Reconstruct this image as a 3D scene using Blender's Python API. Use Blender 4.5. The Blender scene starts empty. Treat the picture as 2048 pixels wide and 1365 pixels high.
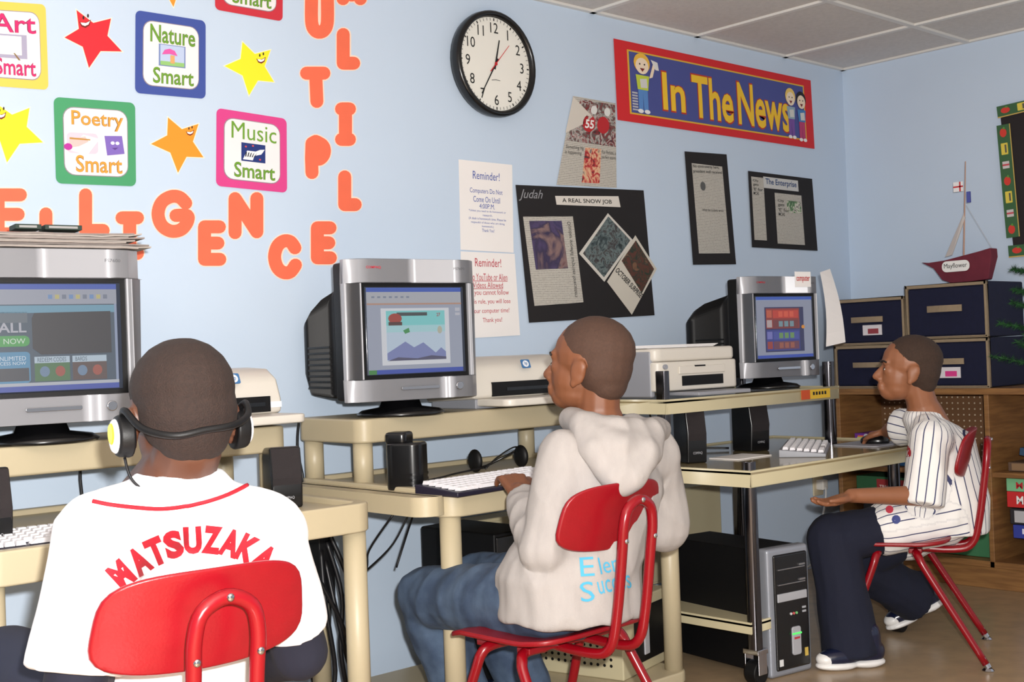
import bpy, bmesh, math, random
from mathutils import Vector, Matrix, noise
from mathutils.bvhtree import BVHTree
random.seed(7)
scene = bpy.context.scene
C = scene.collection
R = math.radians
V = Vector
# ---------------------------------------------------------------- camera
FPX = 2450.0; YAW = R(47.5); PIT = .0094; ROLL = .037; CH = 1.0
_f = V((math.cos(YAW)*math.cos(PIT), math.sin(YAW)*math.cos(PIT), math.sin(PIT)))
_r0 = V((math.sin(YAW), -math.cos(YAW), 0)); _u0 = _r0.cross(_f)
_r = _r0*math.cos(ROLL) - _u0*math.sin(ROLL); _u = _u0*math.cos(ROLL) + _r0*math.sin(ROLL)
cd = bpy.data.cameras.new('camera'); cam = bpy.data.objects.new('camera', cd); C.objects.link(cam)
cd.sensor_width = 36; cd.lens = FPX/2048*36; cd.clip_start = .05
cam.matrix_world = Matrix(((_r.x, _u.x, -_f.x, 0), (_r.y, _u.y, -_f.y, 0), (_r.z, _u.z, -_f.z, CH), (0, 0, 0, 1)))
scene.camera = cam
# ---------------------------------------------------------------- light: soft room light + the camera's flash
w = bpy.data.worlds.new('world'); scene.world = w; w.use_nodes = True
w.node_tree.nodes['Background'].inputs[0].default_value = (.95, .97, 1, 1)
w.node_tree.nodes['Background'].inputs[1].default_value = .5
fl = bpy.data.lights.new('camera_flash', 'POINT'); fl.energy = 420; fl.shadow_soft_size = .02; fl.color = (1, .975, .94)
flo = bpy.data.objects.new('camera_flash', fl); C.objects.link(flo)
flo.location = V((0, 0, CH)) + _r*.05 + _u*.075
scene.view_settings.view_transform = 'Standard'; scene.view_settings.look = 'None'
scene.view_settings.exposure = 0.0; scene.view_settings.gamma = 1; scene.view_settings.use_curve_mapping = False

# measuring helpers: world point where the sight line of a photo pixel meets a real plane
def ray(px, py): return _f + _r*((px-1024)/FPX) - _u*((py-682.5)/FPX)
def onY(px, py, Y): d = ray(px, py); return V((0, 0, CH)) + d*(Y/d.y)
def onX(px, py, X): d = ray(px, py); return V((0, 0, CH)) + d*(X/d.x)
def onZ(px, py, Z): d = ray(px, py); return V((0, 0, CH)) + d*((Z-CH)/d.z)
def PD(px, py, D): return V((0, 0, CH)) + ray(px, py)*D

# ---------------------------------------------------------------- materials
def lin(c):
    o = []
    for x in c[:3]:
        x = x/255; o.append(x/12.92 if x <= .04045 else ((x+.055)/1.055)**2.4)
    return (*o, 1)
MATS = {}
def mat(name, c, rough=.55, metal=0, var=.06, vs=6, bump=0, bs=150, emit=0, spec=.5, coat=0, c2=None, stretch=None):
    if name in MATS: return MATS[name]
    m = bpy.data.materials.new(name); m.use_nodes = True; nt = m.node_tree; b = nt.nodes['Principled BSDF']
    b.inputs['Roughness'].default_value = rough; b.inputs['Metallic'].default_value = metal
    b.inputs['Specular IOR Level'].default_value = spec; b.inputs['Coat Weight'].default_value = coat
    L = lin(c); tc = nt.nodes.new('ShaderNodeTexCoord')
    n = nt.nodes.new('ShaderNodeTexNoise'); n.inputs['Scale'].default_value = vs; n.inputs['Detail'].default_value = 4
    src = tc.outputs['Object']
    if stretch:
        mp = nt.nodes.new('ShaderNodeMapping'); mp.inputs['Scale'].default_value = stretch
        nt.links.new(src, mp.inputs['Vector']); src = mp.outputs['Vector']
    nt.links.new(src, n.inputs['Vector'])
    mx = nt.nodes.new('ShaderNodeMix'); mx.data_type = 'RGBA'
    c2l = lin(c2) if c2 else tuple(min(1, x*(1-var*2)) for x in L[:3])+(1,)
    mx.inputs['A'].default_value = c2l; mx.inputs['B'].default_value = L if c2 else tuple(min(1, x*(1+var)) for x in L[:3])+(1,)
    if c2:
        cr = nt.nodes.new('ShaderNodeMapRange'); cr.inputs['From Min'].default_value = .38; cr.inputs['From Max'].default_value = .62
        nt.links.new(n.outputs['Fac'], cr.inputs['Value']); nt.links.new(cr.outputs['Result'], mx.inputs['Factor'])
    else: nt.links.new(n.outputs['Fac'], mx.inputs['Factor'])
    nt.links.new(mx.outputs['Result'], b.inputs['Base Color'])
    if emit:
        nt.links.new(mx.outputs['Result'], b.inputs['Emission Color']); b.inputs['Emission Strength'].default_value = emit
    if bump:
        n2 = nt.nodes.new('ShaderNodeTexNoise'); n2.inputs['Scale'].default_value = bs; n2.inputs['Detail'].default_value = 3
        nt.links.new(tc.outputs['Object'], n2.inputs['Vector'])
        bp = nt.nodes.new('ShaderNodeBump'); bp.inputs['Strength'].default_value = bump; bp.inputs['Distance'].default_value = .002
        nt.links.new(n2.outputs['Fac'], bp.inputs['Height']); nt.links.new(bp.outputs['Normal'], b.inputs['Normal'])
    MATS[name] = m; return m
def flat(c, emit=0):
    if emit: return screen_mat(c, emit)
    return mat('print_%02x%02x%02x_%d' % (*[int(x) for x in c], int(emit*100)), c, .7, var=.02, emit=emit)
def screen_mat(c, emit):
    n = 'lit_%02x%02x%02x_%d' % (*[int(x) for x in c], int(emit*100))
    if n in MATS: return MATS[n]
    m = bpy.data.materials.new(n); m.use_nodes = True; b = m.node_tree.nodes['Principled BSDF']; b.inputs['Base Color'].default_value = (.03, .03, .035, 1); b.inputs['Roughness'].default_value = .35
    b.inputs['Emission Color'].default_value = lin(c); b.inputs['Emission Strength'].default_value = emit; MATS[n] = m; return m
def newsprint(name, base=(205, 200, 190), ink=(95, 92, 90), axis='Z', freq=300):
    if name in MATS: return MATS[name]
    m = mat(name, base, .85, var=.05); nt = m.node_tree; b = nt.nodes['Principled BSDF']
    w_ = nt.nodes.new('ShaderNodeTexWave'); w_.bands_direction = axis; w_.inputs['Scale'].default_value = freq/6; w_.inputs['Distortion'].default_value = .5
    tc = [n for n in nt.nodes if n.type == 'TEX_COORD'][0]; nt.links.new(tc.outputs['Object'], w_.inputs['Vector'])
    n3 = nt.nodes.new('ShaderNodeTexNoise'); n3.inputs['Scale'].default_value = 160; nt.links.new(tc.outputs['Object'], n3.inputs['Vector'])
    mu = nt.nodes.new('ShaderNodeMath'); mu.operation = 'MULTIPLY'; nt.links.new(w_.outputs['Fac'], mu.inputs[0]); nt.links.new(n3.outputs['Fac'], mu.inputs[1])
    mx = nt.nodes.new('ShaderNodeMix'); mx.data_type = 'RGBA'; mx.inputs['A'].default_value = lin(base); mx.inputs['B'].default_value = lin(ink)
    nt.links.new(mu.outputs[0], mx.inputs['Factor']); nt.links.new(mx.outputs['Result'], b.inputs['Base Color'])
    return m
def photo(name, cols, scale=40):
    """a printed photograph: blotches of a few colours"""
    if name in MATS: return MATS[name]
    m = bpy.data.materials.new(name); m.use_nodes = True; nt = m.node_tree; b = nt.nodes['Principled BSDF']; b.inputs['Roughness'].default_value = .5
    tc = nt.nodes.new('ShaderNodeTexCoord'); n = nt.nodes.new('ShaderNodeTexNoise'); n.inputs['Scale'].default_value = scale; n.inputs['Detail'].default_value = 6; n.inputs['Distortion'].default_value = 1.5
    nt.links.new(tc.outputs['Object'], n.inputs['Vector'])
    cr = nt.nodes.new('ShaderNodeValToRGB'); el = cr.color_ramp.elements
    while len(el) < len(cols): el.new(.5)
    for i, c in enumerate(cols): el[i].position = .3+.4*i/max(1, len(cols)-1); el[i].color = lin(c)
    nt.links.new(n.outputs['Fac'], cr.inputs['Fac']); nt.links.new(cr.outputs['Color'], b.inputs['Base Color'])
    MATS[name] = m; return m

# ---------------------------------------------------------------- mesh builder
def smooth_path(pts, n=6):
    pts = [V(p) for p in pts]; out = []
    for i in range(len(pts)-1):
        p0 = pts[max(i-1, 0)]; p1 = pts[i]; p2 = pts[i+1]; p3 = pts[min(i+2, len(pts)-1)]
        for k in range(n):
            t = k/n; out.append(.5*((2*p1)+(p2-p0)*t+(2*p0-5*p1+4*p2-p3)*t*t+(3*p1-p0-3*p2+p3)*t**3))
    out.append(pts[-1]); return out
class MB:
    def __init__(s): s.v = []; s.f = []
    def add(s, vs, fs, M=None):
        o = len(s.v); s.v += [(M @ V(p)) if M else V(p) for p in vs]; s.f += [tuple(i+o for i in f) for f in fs]; return s
    def box(s, c, d, M=None, rz=0, taper=1):
        x, y, z = d[0]/2, d[1]/2, d[2]/2; c = V(c); Rz = Matrix.Rotation(rz, 3, 'Z')
        vs = [c+Rz @ V((sx*x*(taper if sz > 0 else 1), sy*y*(taper if sz > 0 else 1), sz*z)) for sz in (-1, 1) for sy in (-1, 1) for sx in (-1, 1)]
        return s.add(vs, [(0, 2, 3, 1), (4, 5, 7, 6), (0, 1, 5, 4), (2, 6, 7, 3), (0, 4, 6, 2), (1, 3, 7, 5)], M)
    def b2(s, x0, x1, y0, y1, z0, z1, M=None): return s.box(((x0+x1)/2, (y0+y1)/2, (z0+z1)/2), (x1-x0, y1-y0, z1-z0), M)
    def cyl(s, p0, p1, r0, r1=None, n=16, M=None):
        p0, p1 = V(p0), V(p1); r1 = r0 if r1 is None else r1
        q = (p1-p0).to_track_quat('Z', 'Y').to_matrix()
        vs = []
        for p, r in ((p0, r0), (p1, r1)):
            for i in range(n): a = 2*math.pi*i/n; vs.append(p+q @ V((r*math.cos(a), r*math.sin(a), 0)))
        fs = [(i, (i+1) % n, n+(i+1) % n, n+i) for i in range(n)]+[tuple(range(n-1, -1, -1)), tuple(range(n, 2*n))]
        return s.add(vs, fs, M)
    def tube(s, pts, r, n=8, M=None, sm=0):
        pts = smooth_path(pts, sm) if sm else [V(p) for p in pts]
        rr = r if callable(r) else (lambda t: r)
        vs = []; up = None; m = len(pts)
        for k, p in enumerate(pts):
            t = (pts[min(k+1, m-1)]-pts[max(k-1, 0)]).normalized()
            if up is None: up = t.orthogonal().normalized()
            up = (up-t*up.dot(t)).normalized(); b = t.cross(up); q = rr(k/(m-1))
            for i in range(n): a = 2*math.pi*i/n; vs.append(p+(up*math.cos(a)+b*math.sin(a))*q)
        fs = [(k*n+i, k*n+(i+1) % n, (k+1)*n+(i+1) % n, (k+1)*n+i) for k in range(m-1) for i in range(n)]
        fs += [tuple(range(n-1, -1, -1)), tuple(range((m-1)*n, m*n))]
        return s.add(vs, fs, M)
    def ell(s, c, r, M=None, nu=16, nv=10):
        c = V(c); vs = []
        for j in range(nv+1):
            t = math.pi*j/nv
            for i in range(nu): a = 2*math.pi*i/nu; vs.append(c+V((r[0]*math.sin(t)*math.cos(a), r[1]*math.sin(t)*math.sin(a), r[2]*math.cos(t))))
        fs = [(j*nu+i, (j+1)*nu+i, (j+1)*nu+(i+1) % nu, j*nu+(i+1) % nu) for j in range(nv) for i in range(nu)]
        return s.add(vs, fs, M)
    def prism(s, poly, z0, z1, M=None):
        n = len(poly); vs = [(x, y, z0) for x, y in poly]+[(x, y, z1) for x, y in poly]
        fs = [tuple(range(n-1, -1, -1)), tuple(range(n, 2*n))]+[(i, (i+1) % n, n+(i+1) % n, n+i) for i in range(n)]
        return s.add(vs, fs, M)
    def lathe(s, prof, n=24, M=None):
        vs = []
        for r_, z in prof:
            for i in range(n): a = 2*math.pi*i/n; vs.append((r_*math.cos(a), r_*math.sin(a), z))
        k = len(prof); fs = [(j*n+i, j*n+(i+1) % n, (j+1)*n+(i+1) % n, (j+1)*n+i) for j in range(k-1) for i in range(n)]
        fs += [tuple(range(n-1, -1, -1)), tuple(range((k-1)*n, k*n))]
        return s.add(vs, fs, M)
    def build(s, name, m, parent=None, bevel=0, smooth=False, world=False, origin=None, seg=2):
        me = bpy.data.meshes.new(name)
        vs = s.v
        if world and parent is not None:
            inv = wm(parent).inverted(); vs = [inv @ p for p in vs]
        if origin is not None: vs = [p-V(origin) for p in vs]
        me.from_pydata([tuple(p) for p in vs], [], s.f); me.update()
        bm = bmesh.new(); bm.from_mesh(me); bmesh.ops.remove_doubles(bm, verts=bm.verts, dist=1e-6); bmesh.ops.recalc_face_normals(bm, faces=bm.faces); bm.to_mesh(me); bm.free()
        if isinstance(m, bpy.types.Material): me.materials.append(m)
        o = bpy.data.objects.new(name, me); C.objects.link(o)
        if parent: o.parent = parent
        if origin is not None: o.location = V(origin)
        if smooth:
            for p in me.polygons: p.use_smooth = True
        if bevel:
            b = o.modifiers.new('bevel', 'BEVEL'); b.width = bevel; b.segments = seg; b.limit_method = 'ANGLE'; b.angle_limit = R(35)
        if smooth or bevel:
            me.shade_smooth() if hasattr(me, 'shade_smooth') else None
            a = o.modifiers.new('wn', 'WEIGHTED_NORMAL') if bevel else None
        return o
def wm(o):
    return (wm(o.parent) @ o.matrix_basis) if o.parent else o.matrix_basis.copy()
def thing(name, label, cat, loc=(0, 0, 0), rz=0, group=None):
    o = bpy.data.objects.new(name, None); o.empty_display_size = .05; C.objects.link(o); o.location = loc; o.rotation_euler = (0, 0, rz)
    tag(o, label, cat, group); return o
def tag(o, label=None, cat=None, group=None, kind=None):
    if label: o['label'] = label
    if cat: o['category'] = cat
    if group: o['group'] = group
    if kind: o['kind'] = kind
    return o
def copy_tree(o, parent=None):
    c = o.copy(); C.objects.link(c); c.parent = parent
    for ch in list(o.children): copy_tree(ch, c)
    return c
def rrect(x0, x1, y0, y1, r, n=5):
    out = []
    for cx, cy, a0 in ((x1-r, y1-r, 0), (x0+r, y1-r, 90), (x0+r, y0+r, 180), (x1-r, y0+r, 270)):
        for k in range(n+1): a = R(a0+90*k/n); out.append((cx+r*math.cos(a), cy+r*math.sin(a)))
    return out
_tc = {}
def text2d(s, bold=.0):
    """outline of a string as flat triangles, scaled to a unit box"""
    k = (s, bold)
    if k in _tc: return _tc[k]
    cu = bpy.data.curves.new('t', 'FONT'); cu.body = s; cu.offset = bold; cu.resolution_u = 3; cu.fill_mode = 'FRONT'
    o = bpy.data.objects.new('t', cu); C.objects.link(o); bpy.context.view_layer.update()
    me = bpy.data.meshes.new_from_object(o.evaluated_get(bpy.context.evaluated_depsgraph_get()))
    vs = [(v.co.x, v.co.y) for v in me.vertices]; fs = [tuple(p.vertices) for p in me.polygons]
    bpy.data.objects.remove(o); bpy.data.curves.remove(cu); bpy.data.meshes.remove(me)
    x0 = min(v[0] for v in vs); x1 = max(v[0] for v in vs); y0 = min(v[1] for v in vs); y1 = max(v[1] for v in vs)
    vs = [((x-x0)/(x1-x0), (y-y0)/(y1-y0)) for x, y in vs]
    _tc[k] = (vs, fs, (x1-x0)/(y1-y0)); return _tc[k]
class Sheet:
    """a flat thing with its own surface coordinates u (right) and v (down), so that print can be laid on it"""
    def __init__(s, corners, normal, parent=None):
        s.c = [V(p) for p in corners]; s.n = V(normal).normalized(); s.parent = parent; s.lay = 0
    def P(s, u, v, off=0):
        a, b, c, d = s.c; return a*(1-u)*(1-v)+b*u*(1-v)+c*u*v+d*(1-u)*v+s.n*off
    def poly(s, name, uv, m, layer=1, t=.0004, th=None):
        off = .0007*layer; n = len(uv); mb = MB()
        vs = [s.P(u, v, off-.0006) for u, v in uv]+[s.P(u, v, off) for u, v in uv]
        mb.add(vs, [tuple(range(n, 2*n)), tuple(range(n-1, -1, -1))]+[(i, (i+1) % n, n+(i+1) % n, n+i) for i in range(n)])
        return mb.build(name, m, s.parent, world=True)
    def rect(s, name, u0, v0, u1, v1, m, layer=1): return s.poly(name, [(u0, v0), (u1, v0), (u1, v1), (u0, v1)], m, layer)
    def rrect(s, name, u0, v0, u1, v1, r, m, layer=1): return s.poly(name, rrect(u0, u1, v0, v1, r), m, layer)
    def disc(s, name, u, v, ru, rv, m, layer=1, n=18): return s.poly(name, [(u+ru*math.cos(2*math.pi*i/n), v+rv*math.sin(2*math.pi*i/n)) for i in range(n)], m, layer)
    def text(s, st, u0, v0, u1, v1, m, layer=2, bold=.0, name='lettering', shear=0, rot90=False):
        vs, fs, asp = text2d(st, bold); mb = MB(); off = .0007*layer
        if rot90: pts = [s.P(u1-(u1-u0)*y, v0+(v1-v0)*x, off) for x, y in vs]
        else: pts = [s.P(u0+(u1-u0)*x+shear*y, v1-(v1-v0)*y, off) for x, y in vs]
        mb.add(pts, fs); return mb.build(name, m, s.parent, world=True)
# ================================================================ the room
WY = 3.12; WX = 5.0; CZ = 2.25
m_wall = mat('wall_blue_paint', (200, 217, 237), .6, var=.03, vs=2, bump=.12, bs=60)
m_floor = mat('floor_tile_brown', (168, 144, 114), .26, var=.1, vs=14, c2=(158, 136, 109), bump=.03, bs=20)
m_ceil = mat('ceiling_tile_mineral', (214, 209, 205), .95, var=.08, vs=60, bump=.5, bs=220)
m_grid = mat('ceiling_grid_white', (226, 224, 220), .5)
def struct(o): o['kind'] = 'structure'; return o
struct(MB().b2(-2.2, WX+.12, WY, WY+.12, 0, CZ+.05).build('wall_back', m_wall))
struct(MB().b2(WX, WX+.12, -2.2, WY, 0, CZ+.05).build('wall_right', m_wall))
struct(MB().b2(-2.2, WX, -2.2, WY, -.1, 0).build('floor', m_floor))
ceil = struct(MB().b2(-2.2, WX, -2.2, WY, CZ+.03, CZ+.08).build('ceiling', m_ceil))
xs = [WX-.002]+[3.93-.61*k+.61 for k in range(9)]; xs = [WX, 4.54, 3.93, 3.32, 2.71, 2.10, 1.49, .88, .27, -.34, -.95, -1.56, -2.17]
ys = [WY, 2.5, 1.89, 1.28, .67, .06, -.55, -1.16, -1.77]
tile = None
for i in range(len(xs)-1):
    for j in range(len(ys)-1):
        a, b, c, d = xs[i+1], xs[i], ys[j+1], ys[j]
        MB().b2(a+.004, b-.004, c+.004, d-.004, CZ+.008, CZ+.026).build('ceiling_tile', m_ceil, ceil)
for x in xs[1:]: MB().b2(x-.012, x+.012, -2.2, WY, CZ-.001, CZ+.012).build('grid_bar', m_grid, ceil)
for y in ys[1:]: MB().b2(-2.2, WX, y-.012, y+.012, CZ-.0015, CZ+.012).build('grid_bar', m_grid, ceil)
MB().b2(-2.2, WX, WY-.02, WY, CZ-.001, CZ+.012).build('wall_angle', m_grid, ceil)
MB().b2(WX-.02, WX, -2.2, WY, CZ-.001, CZ+.012).build('wall_angle', m_grid, ceil)

# ================================================================ things pinned to the long wall
NW = (0, -1, 0)
def wallsheet(name, label, cat, px, m, off=.002, group=None, Y=None, plane='Y', rad=0):
    """a sheet pinned to a wall: corners given as the photo's pixels TL TR BR BL, taken to the wall plane"""
    Y = (WY-off) if plane == 'Y' else (WX-off)
    pts = [(onY if plane == 'Y' else onX)(x, y, Y) for x, y in px]
    ce = sum(pts, V())/4
    root = thing(name, label, cat, ce, 0, group)
    sh = Sheet(pts, NW if plane == 'Y' else (-1, 0, 0), root)
    if rad: o = sh.rrect('sheet', 0, 0, 1, 1, rad, m, 1)
    else: o = sh.rect('sheet', 0, 0, 1, 1, m, 1)
    sh.root = root; return sh
ORA = mat('orange_card', (244, 112, 80), .7, var=.05, vs=20); CRM = mat('cream_card_edge', (250, 226, 206), .8)
ST = {'E': [[(.15, .1), (.15, .9), (.85, .9)], [(.15, .5), (.78, .5)], [(.15, .1), (.87, .1)]],
      'L': [[(.18, .9), (.18, .12), (.85, .12)]], 'I': [[(.1, .9), (.9, .9)], [(.5, .9), (.5, .1)], [(.1, .1), (.9, .1)]],
      'T': [[(.08, .88), (.92, .88)], [(.52, .88), (.58, .1)]], 'U': [[(.15, .95), (.15, .35), (.28, .14), (.5, .08), (.72, .14), (.85, .35), (.85, .95)]],
      'P': [[(.18, .08), (.18, .9), (.6, .9), (.82, .78), (.82, .6), (.6, .46), (.2, .46)]],
      'N': [[(.12, .08), (.12, .92), (.86, .1), (.86, .92)]], 'M': [[(.08, .05), (.2, .95), (.5, .3), (.8, .95), (.92, .05)]],
      'C': [[(.86, .74), (.7, .9), (.45, .92), (.22, .78), (.12, .5), (.22, .22), (.45, .08), (.7, .1), (.88, .28)]],
      'G': [[(.84, .76), (.68, .9), (.45, .92), (.2, .78), (.1, .5), (.2, .22), (.45, .08), (.72, .12), (.88, .3), (.88, .46), (.58, .46)]]}
def strokes_mesh(ch, box, rad, y0, y1):
    x0, t, x1, b = box; mb = MB(); kk = 0
    for k, st in enumerate(ST[ch]):
        q = [(x0+rad+(x1-x0-2*rad)*((u-.1)/.8), b-rad-(b-t-2*rad)*((v-.1)/.8)) for u, v in st]
        if ch in 'CGUP': q = [tuple(p) for p in (smooth_path([(a, c, 0) for a, c in q], 3) if ch != 'P' else smooth_path([(a, c, 0) for a, c in q], 2))]; q = [(p[0], p[1]) for p in q]
        for i, p in enumerate(q):
            polys = [[(p[0]+rad*math.cos(2*math.pi*j/14), p[1]+rad*math.sin(2*math.pi*j/14)) for j in range(14)]]
            if i+1 < len(q):
                d = V((q[i+1][0]-p[0], q[i+1][1]-p[1], 0)); d.normalize(); nx, ny = -d.y*rad, d.x*rad
                polys.append([(p[0]+nx, p[1]+ny), (q[i+1][0]+nx, q[i+1][1]+ny), (q[i+1][0]-nx, q[i+1][1]-ny), (p[0]-nx, p[1]-ny)])
            for pl in polys:
                n = len(pl); kk += 1; e = -2e-5*kk; vs = [onY(*z, y0) for z in pl]+[onY(*z, y1+e) for z in pl]
                mb.add(vs, [tuple(range(n-1, -1, -1)), tuple(range(n, 2*n))]+[(a, (a+1) % n, n+(a+1) % n, n+a) for a in range(n)])
    return mb
words = [('M', (672, -42, 735, 11), 'letter M cut off by the photo top, first of the downward word'), ('U', (606, -14, 672, 78), 'letter U near the top of the downward word'),
 ('L', (669, 54, 724, 143), 'letter L right of the letter T in the downward word'), ('T', (599, 130, 662, 218), 'letter T in the downward word beside the yellow star'),
 ('I', (668, 203, 714, 294), 'letter I with serifs in the downward word'), ('P', (606, 272, 666, 359), 'letter P in the downward word right of the pink poster'),
 ('L', (672, 339, 727, 426), 'letter L just below the serifed letter I of the downward word'), ('E', (618, 441, 677, 531), 'letter E where both words end, above the middle monitor'),
 ('C', (533, 469, 607, 559), 'letter C, lowest of the orange letters'), ('N', (454, 384, 531, 479), 'letter N below the pink poster'),
 ('E', (392, 439, 456, 534), 'letter E between letters G and N'), ('G', (301, 380, 391, 476), 'round letter G below the orange star'),
 ('I', (229, 421, 290, 522), 'letter I with serifs half behind the pile of newspapers'), ('L', (152, 375, 224, 478), 'letter L below the green poster'),
 ('L', (73, 413, 141, 506), 'letter L partly hidden behind the newspapers on the monitor'), ('E', (-22, 375, 59, 483), 'letter E cut off by the left photo edge')]
for ch, bx, lab in words:
    c0 = onY((bx[0]+bx[2])/2, (bx[1]+bx[3])/2, WY-.002)
    t = thing('wall_letter', 'orange card '+lab, 'letter', c0, 0, 'orange bubble letters on the wall')
    strokes_mesh(ch, bx, 15.5, WY-.0003, WY-.0012).build('paper_border', CRM, t, world=True)
    strokes_mesh(ch, (bx[0]+2, bx[1]+2, bx[2]-2, bx[3]-2), 13, WY-.001, WY-.0028).build('letter_face', ORA, t, world=True)
# stars
def star(tips, c, label, face=None):
    n = 5; ce = V((sum(t[0] for t in tips)/5, sum(t[1] for t in tips)/5)).to_3d() if False else None
    cx = sum(t[0] for t in tips)/5; cy = sum(t[1] for t in tips)/5; out = []
    for i in range(5):
        a, b = tips[i], tips[(i+1) % 5]; out.append(a); mx, my = (a[0]+b[0])/2, (a[1]+b[1])/2
        out.append((cx+(mx-cx)*.62, cy+(my-cy)*.62))
    t = thing('paper_star', label, 'star', onY(cx, cy, WY), 0, 'smiling paper stars on the wall')
    def pl(name, pts, y0, y1, m):
        k = len(pts); mb = MB(); vs = [onY(*z, y0) for z in pts]+[onY(*z, y1) for z in pts]
        mb.add(vs, [tuple(range(k-1, -1, -1)), tuple(range(k, 2*k))]+[(a, (a+1) % k, k+(a+1) % k, k+a) for a in range(k)]); return mb.build(name, m, t, world=True)
    pl('border', [(cx+(x-cx)*1.06, cy+(y-cy)*1.06) for x, y in out], WY-.0003, WY-.0012, flat((248, 240, 215)))
    pl('star_face', out, WY-.001, WY-.002, flat(c))
    if face:
        fx, fy, s = face
        pl('smile', [(fx-12*s, fy-5*s), (fx-6*s, fy-2*s), (fx+4*s, fy-4*s), (fx+12*s, fy-9*s), (fx+9*s, fy+3*s), (fx+1*s, fy+8*s), (fx-7*s, fy+5*s)], WY-.002, WY-.0026, flat((120, 30, 20)))
        pl('teeth', [(fx-9*s, fy-3*s), (fx+2*s, fy-2*s), (fx+10*s, fy-6*s), (fx+7*s, fy+1*s), (fx, fy+4*s), (fx-6*s, fy+2*s)], WY-.0026, WY-.003, flat((250, 245, 240)))
        for dx in (-3, 6): pl('eye', [(fx+dx*s+2*s*math.cos(q), fy-14*s-dx*.4*s+4*s*math.sin(q)) for q in [i*.785 for i in range(8)]], WY-.002, WY-.0027, flat((50, 30, 20)))
star([(153, 20), (222, 37), (244, 103), (178, 136), (129, 75)], (222, 40, 52), 'red smiling paper star between yellow and blue posters', (170, 48, 1))
star([(485, 84), (541, 100), (548, 164), (498, 191), (449, 132)], (250, 236, 40), 'yellow smiling paper star right of the blue-bordered poster', (522, 121, .8))
star([(336, 235), (397, 248), (407, 315), (356, 346), (302, 288)], (245, 152, 40), 'orange smiling paper star between the green and pink posters', (380, 266, .7))
star([(-8, 207), (59, 216), (86, 285), (14, 325), (-42, 262)], (250, 236, 40), 'yellow smiling paper star cut off by the left photo edge', (2, 232, .9))
star([(300, -70), (365, -95), (395, -40), (347, 14), (295, -25)], (240, 150, 45), 'orange paper star showing only its lowest tip at the photo top')
# smart posters
def smart(px, bc, word, wc, label, pic):
    s = wallsheet('poster', label, 'poster', px, flat(bc), group='square posters about kinds of smart', rad=.07)
    s.rrect('panel_edge', .1, .1, .9, .9, .13, flat((150, 140, 150)), 2); s.rrect('panel', .11, .11, .89, .89, .125, flat((240, 236, 238)), 3)
    ed = flat(tuple(int(x*.55) for x in wc)); f = flat(wc)
    for st, u0, v0, u1, v1 in ((word, .2, .14, .84, .36), ('Smart', .24, .66, .82, .86)):
        if not st: continue
        if st != 'Music': s.text(st, u0, v0, u1, v1, ed, 4, .018, 'lettering_outline')
        s.text(st, u0, v0, u1, v1, f, 5, 0 if st == 'Music' else .004)
    pic(s); return s
def pic_nature(s):
    s.rect('picture', .32, .37, .7, .64, flat((120, 140, 190)), 4); s.rect('sky', .34, .38, .68, .6, flat((190, 205, 235)), 5); s.rect('grass', .34, .58, .68, .63, flat((150, 200, 120)), 6)
    s.poly('umbrella', [(.36, .5), (.4, .44), (.47, .42), (.54, .44), (.58, .5), (.47, .485)], flat((225, 90, 170)), 7); s.rect('figure', .48, .5, .54, .6, flat((225, 170, 110)), 7)
def pic_poetry(s):
    s.rrect('pink_patch', .14, .4, .52, .64, .05, flat((236, 205, 220)), 4); s.poly('page', [(.34, .42), (.54, .46), (.38, .66), (.14, .6)], flat((250, 248, 250)), 5)
    s.poly('hand', [(.17, .48), (.36, .44), (.4, .5), (.28, .56), (.18, .58)], flat((235, 195, 190)), 6); s.poly('pencil', [(.17, .46), (.42, .47), (.42, .485), (.17, .48)], flat((190, 140, 60)), 7); s.disc('cuff', .15, .57, .05, .04, flat((190, 50, 160)), 7)
    s.poly('book', [(.6, .42), (.82, .41), (.85, .62), (.63, .65)], flat((130, 105, 190)), 5); s.disc('book_eye', .7, .5, .025, .02, flat((245, 245, 250)), 6); s.disc('book_eye', .76, .5, .025, .02, flat((245, 245, 250)), 6); s.poly('book_smile', [(.69, .56), (.77, .55), (.73, .58)], flat((90, 60, 140)), 6)
def pic_music(s):
    s.rect('picture', .34, .4, .68, .64, flat((28, 50, 120)), 4)
    s.poly('keyboard_ribbon', [(.36, .62), (.42, .5), (.54, .5), (.6, .47), (.67, .46), (.62, .53), (.52, .56), (.5, .62)], flat((240, 240, 245)), 5)
    for k in range(5): s.poly('black_key', [(.4+.035*k, .52+.005*k), (.415+.035*k, .52), (.405+.03*k, .58), (.39+.03*k, .58)], flat((30, 30, 40)), 6)
    for u, v in ((.4, .45), (.5, .43), (.6, .6)): s.disc('note', u, v, .015, .012, flat((200, 80, 90)), 6)
def pic_art(s):
    s.rect('easel', .2, .38, .7, .66, flat((170, 165, 190)), 4); s.rect('canvas', .22, .4, .62, .62, flat((245, 242, 235)), 5); s.poly('easel_leg', [(.5, .6), (.52, .6), (.6, .68), (.57, .68)], flat((140, 110, 70)), 6)
smart([(271, 20), (411, 42), (411, 198), (270, 186)], (62, 82, 160), 'Nature', (110, 160, 50), 'blue-bordered square poster reading Nature Smart', pic_nature)
smart([(107, 194), (270, 206), (272, 373), (112, 367)], (72, 158, 108), 'Poetry', (240, 160, 60), 'green-bordered square poster reading Poetry Smart', pic_poetry)
smart([(433, 216), (573, 238), (574, 386), (432, 372)], (220, 66, 140), 'Music', (110, 160, 50), 'pink-bordered square poster reading Music Smart', pic_music)
smart([(-48, 0), (91, 9), (97, 180), (-44, 170)], (240, 205, 90), 'Art', (215, 40, 110), 'yellow-bordered square poster reading Art Smart at the left edge', pic_art)
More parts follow.
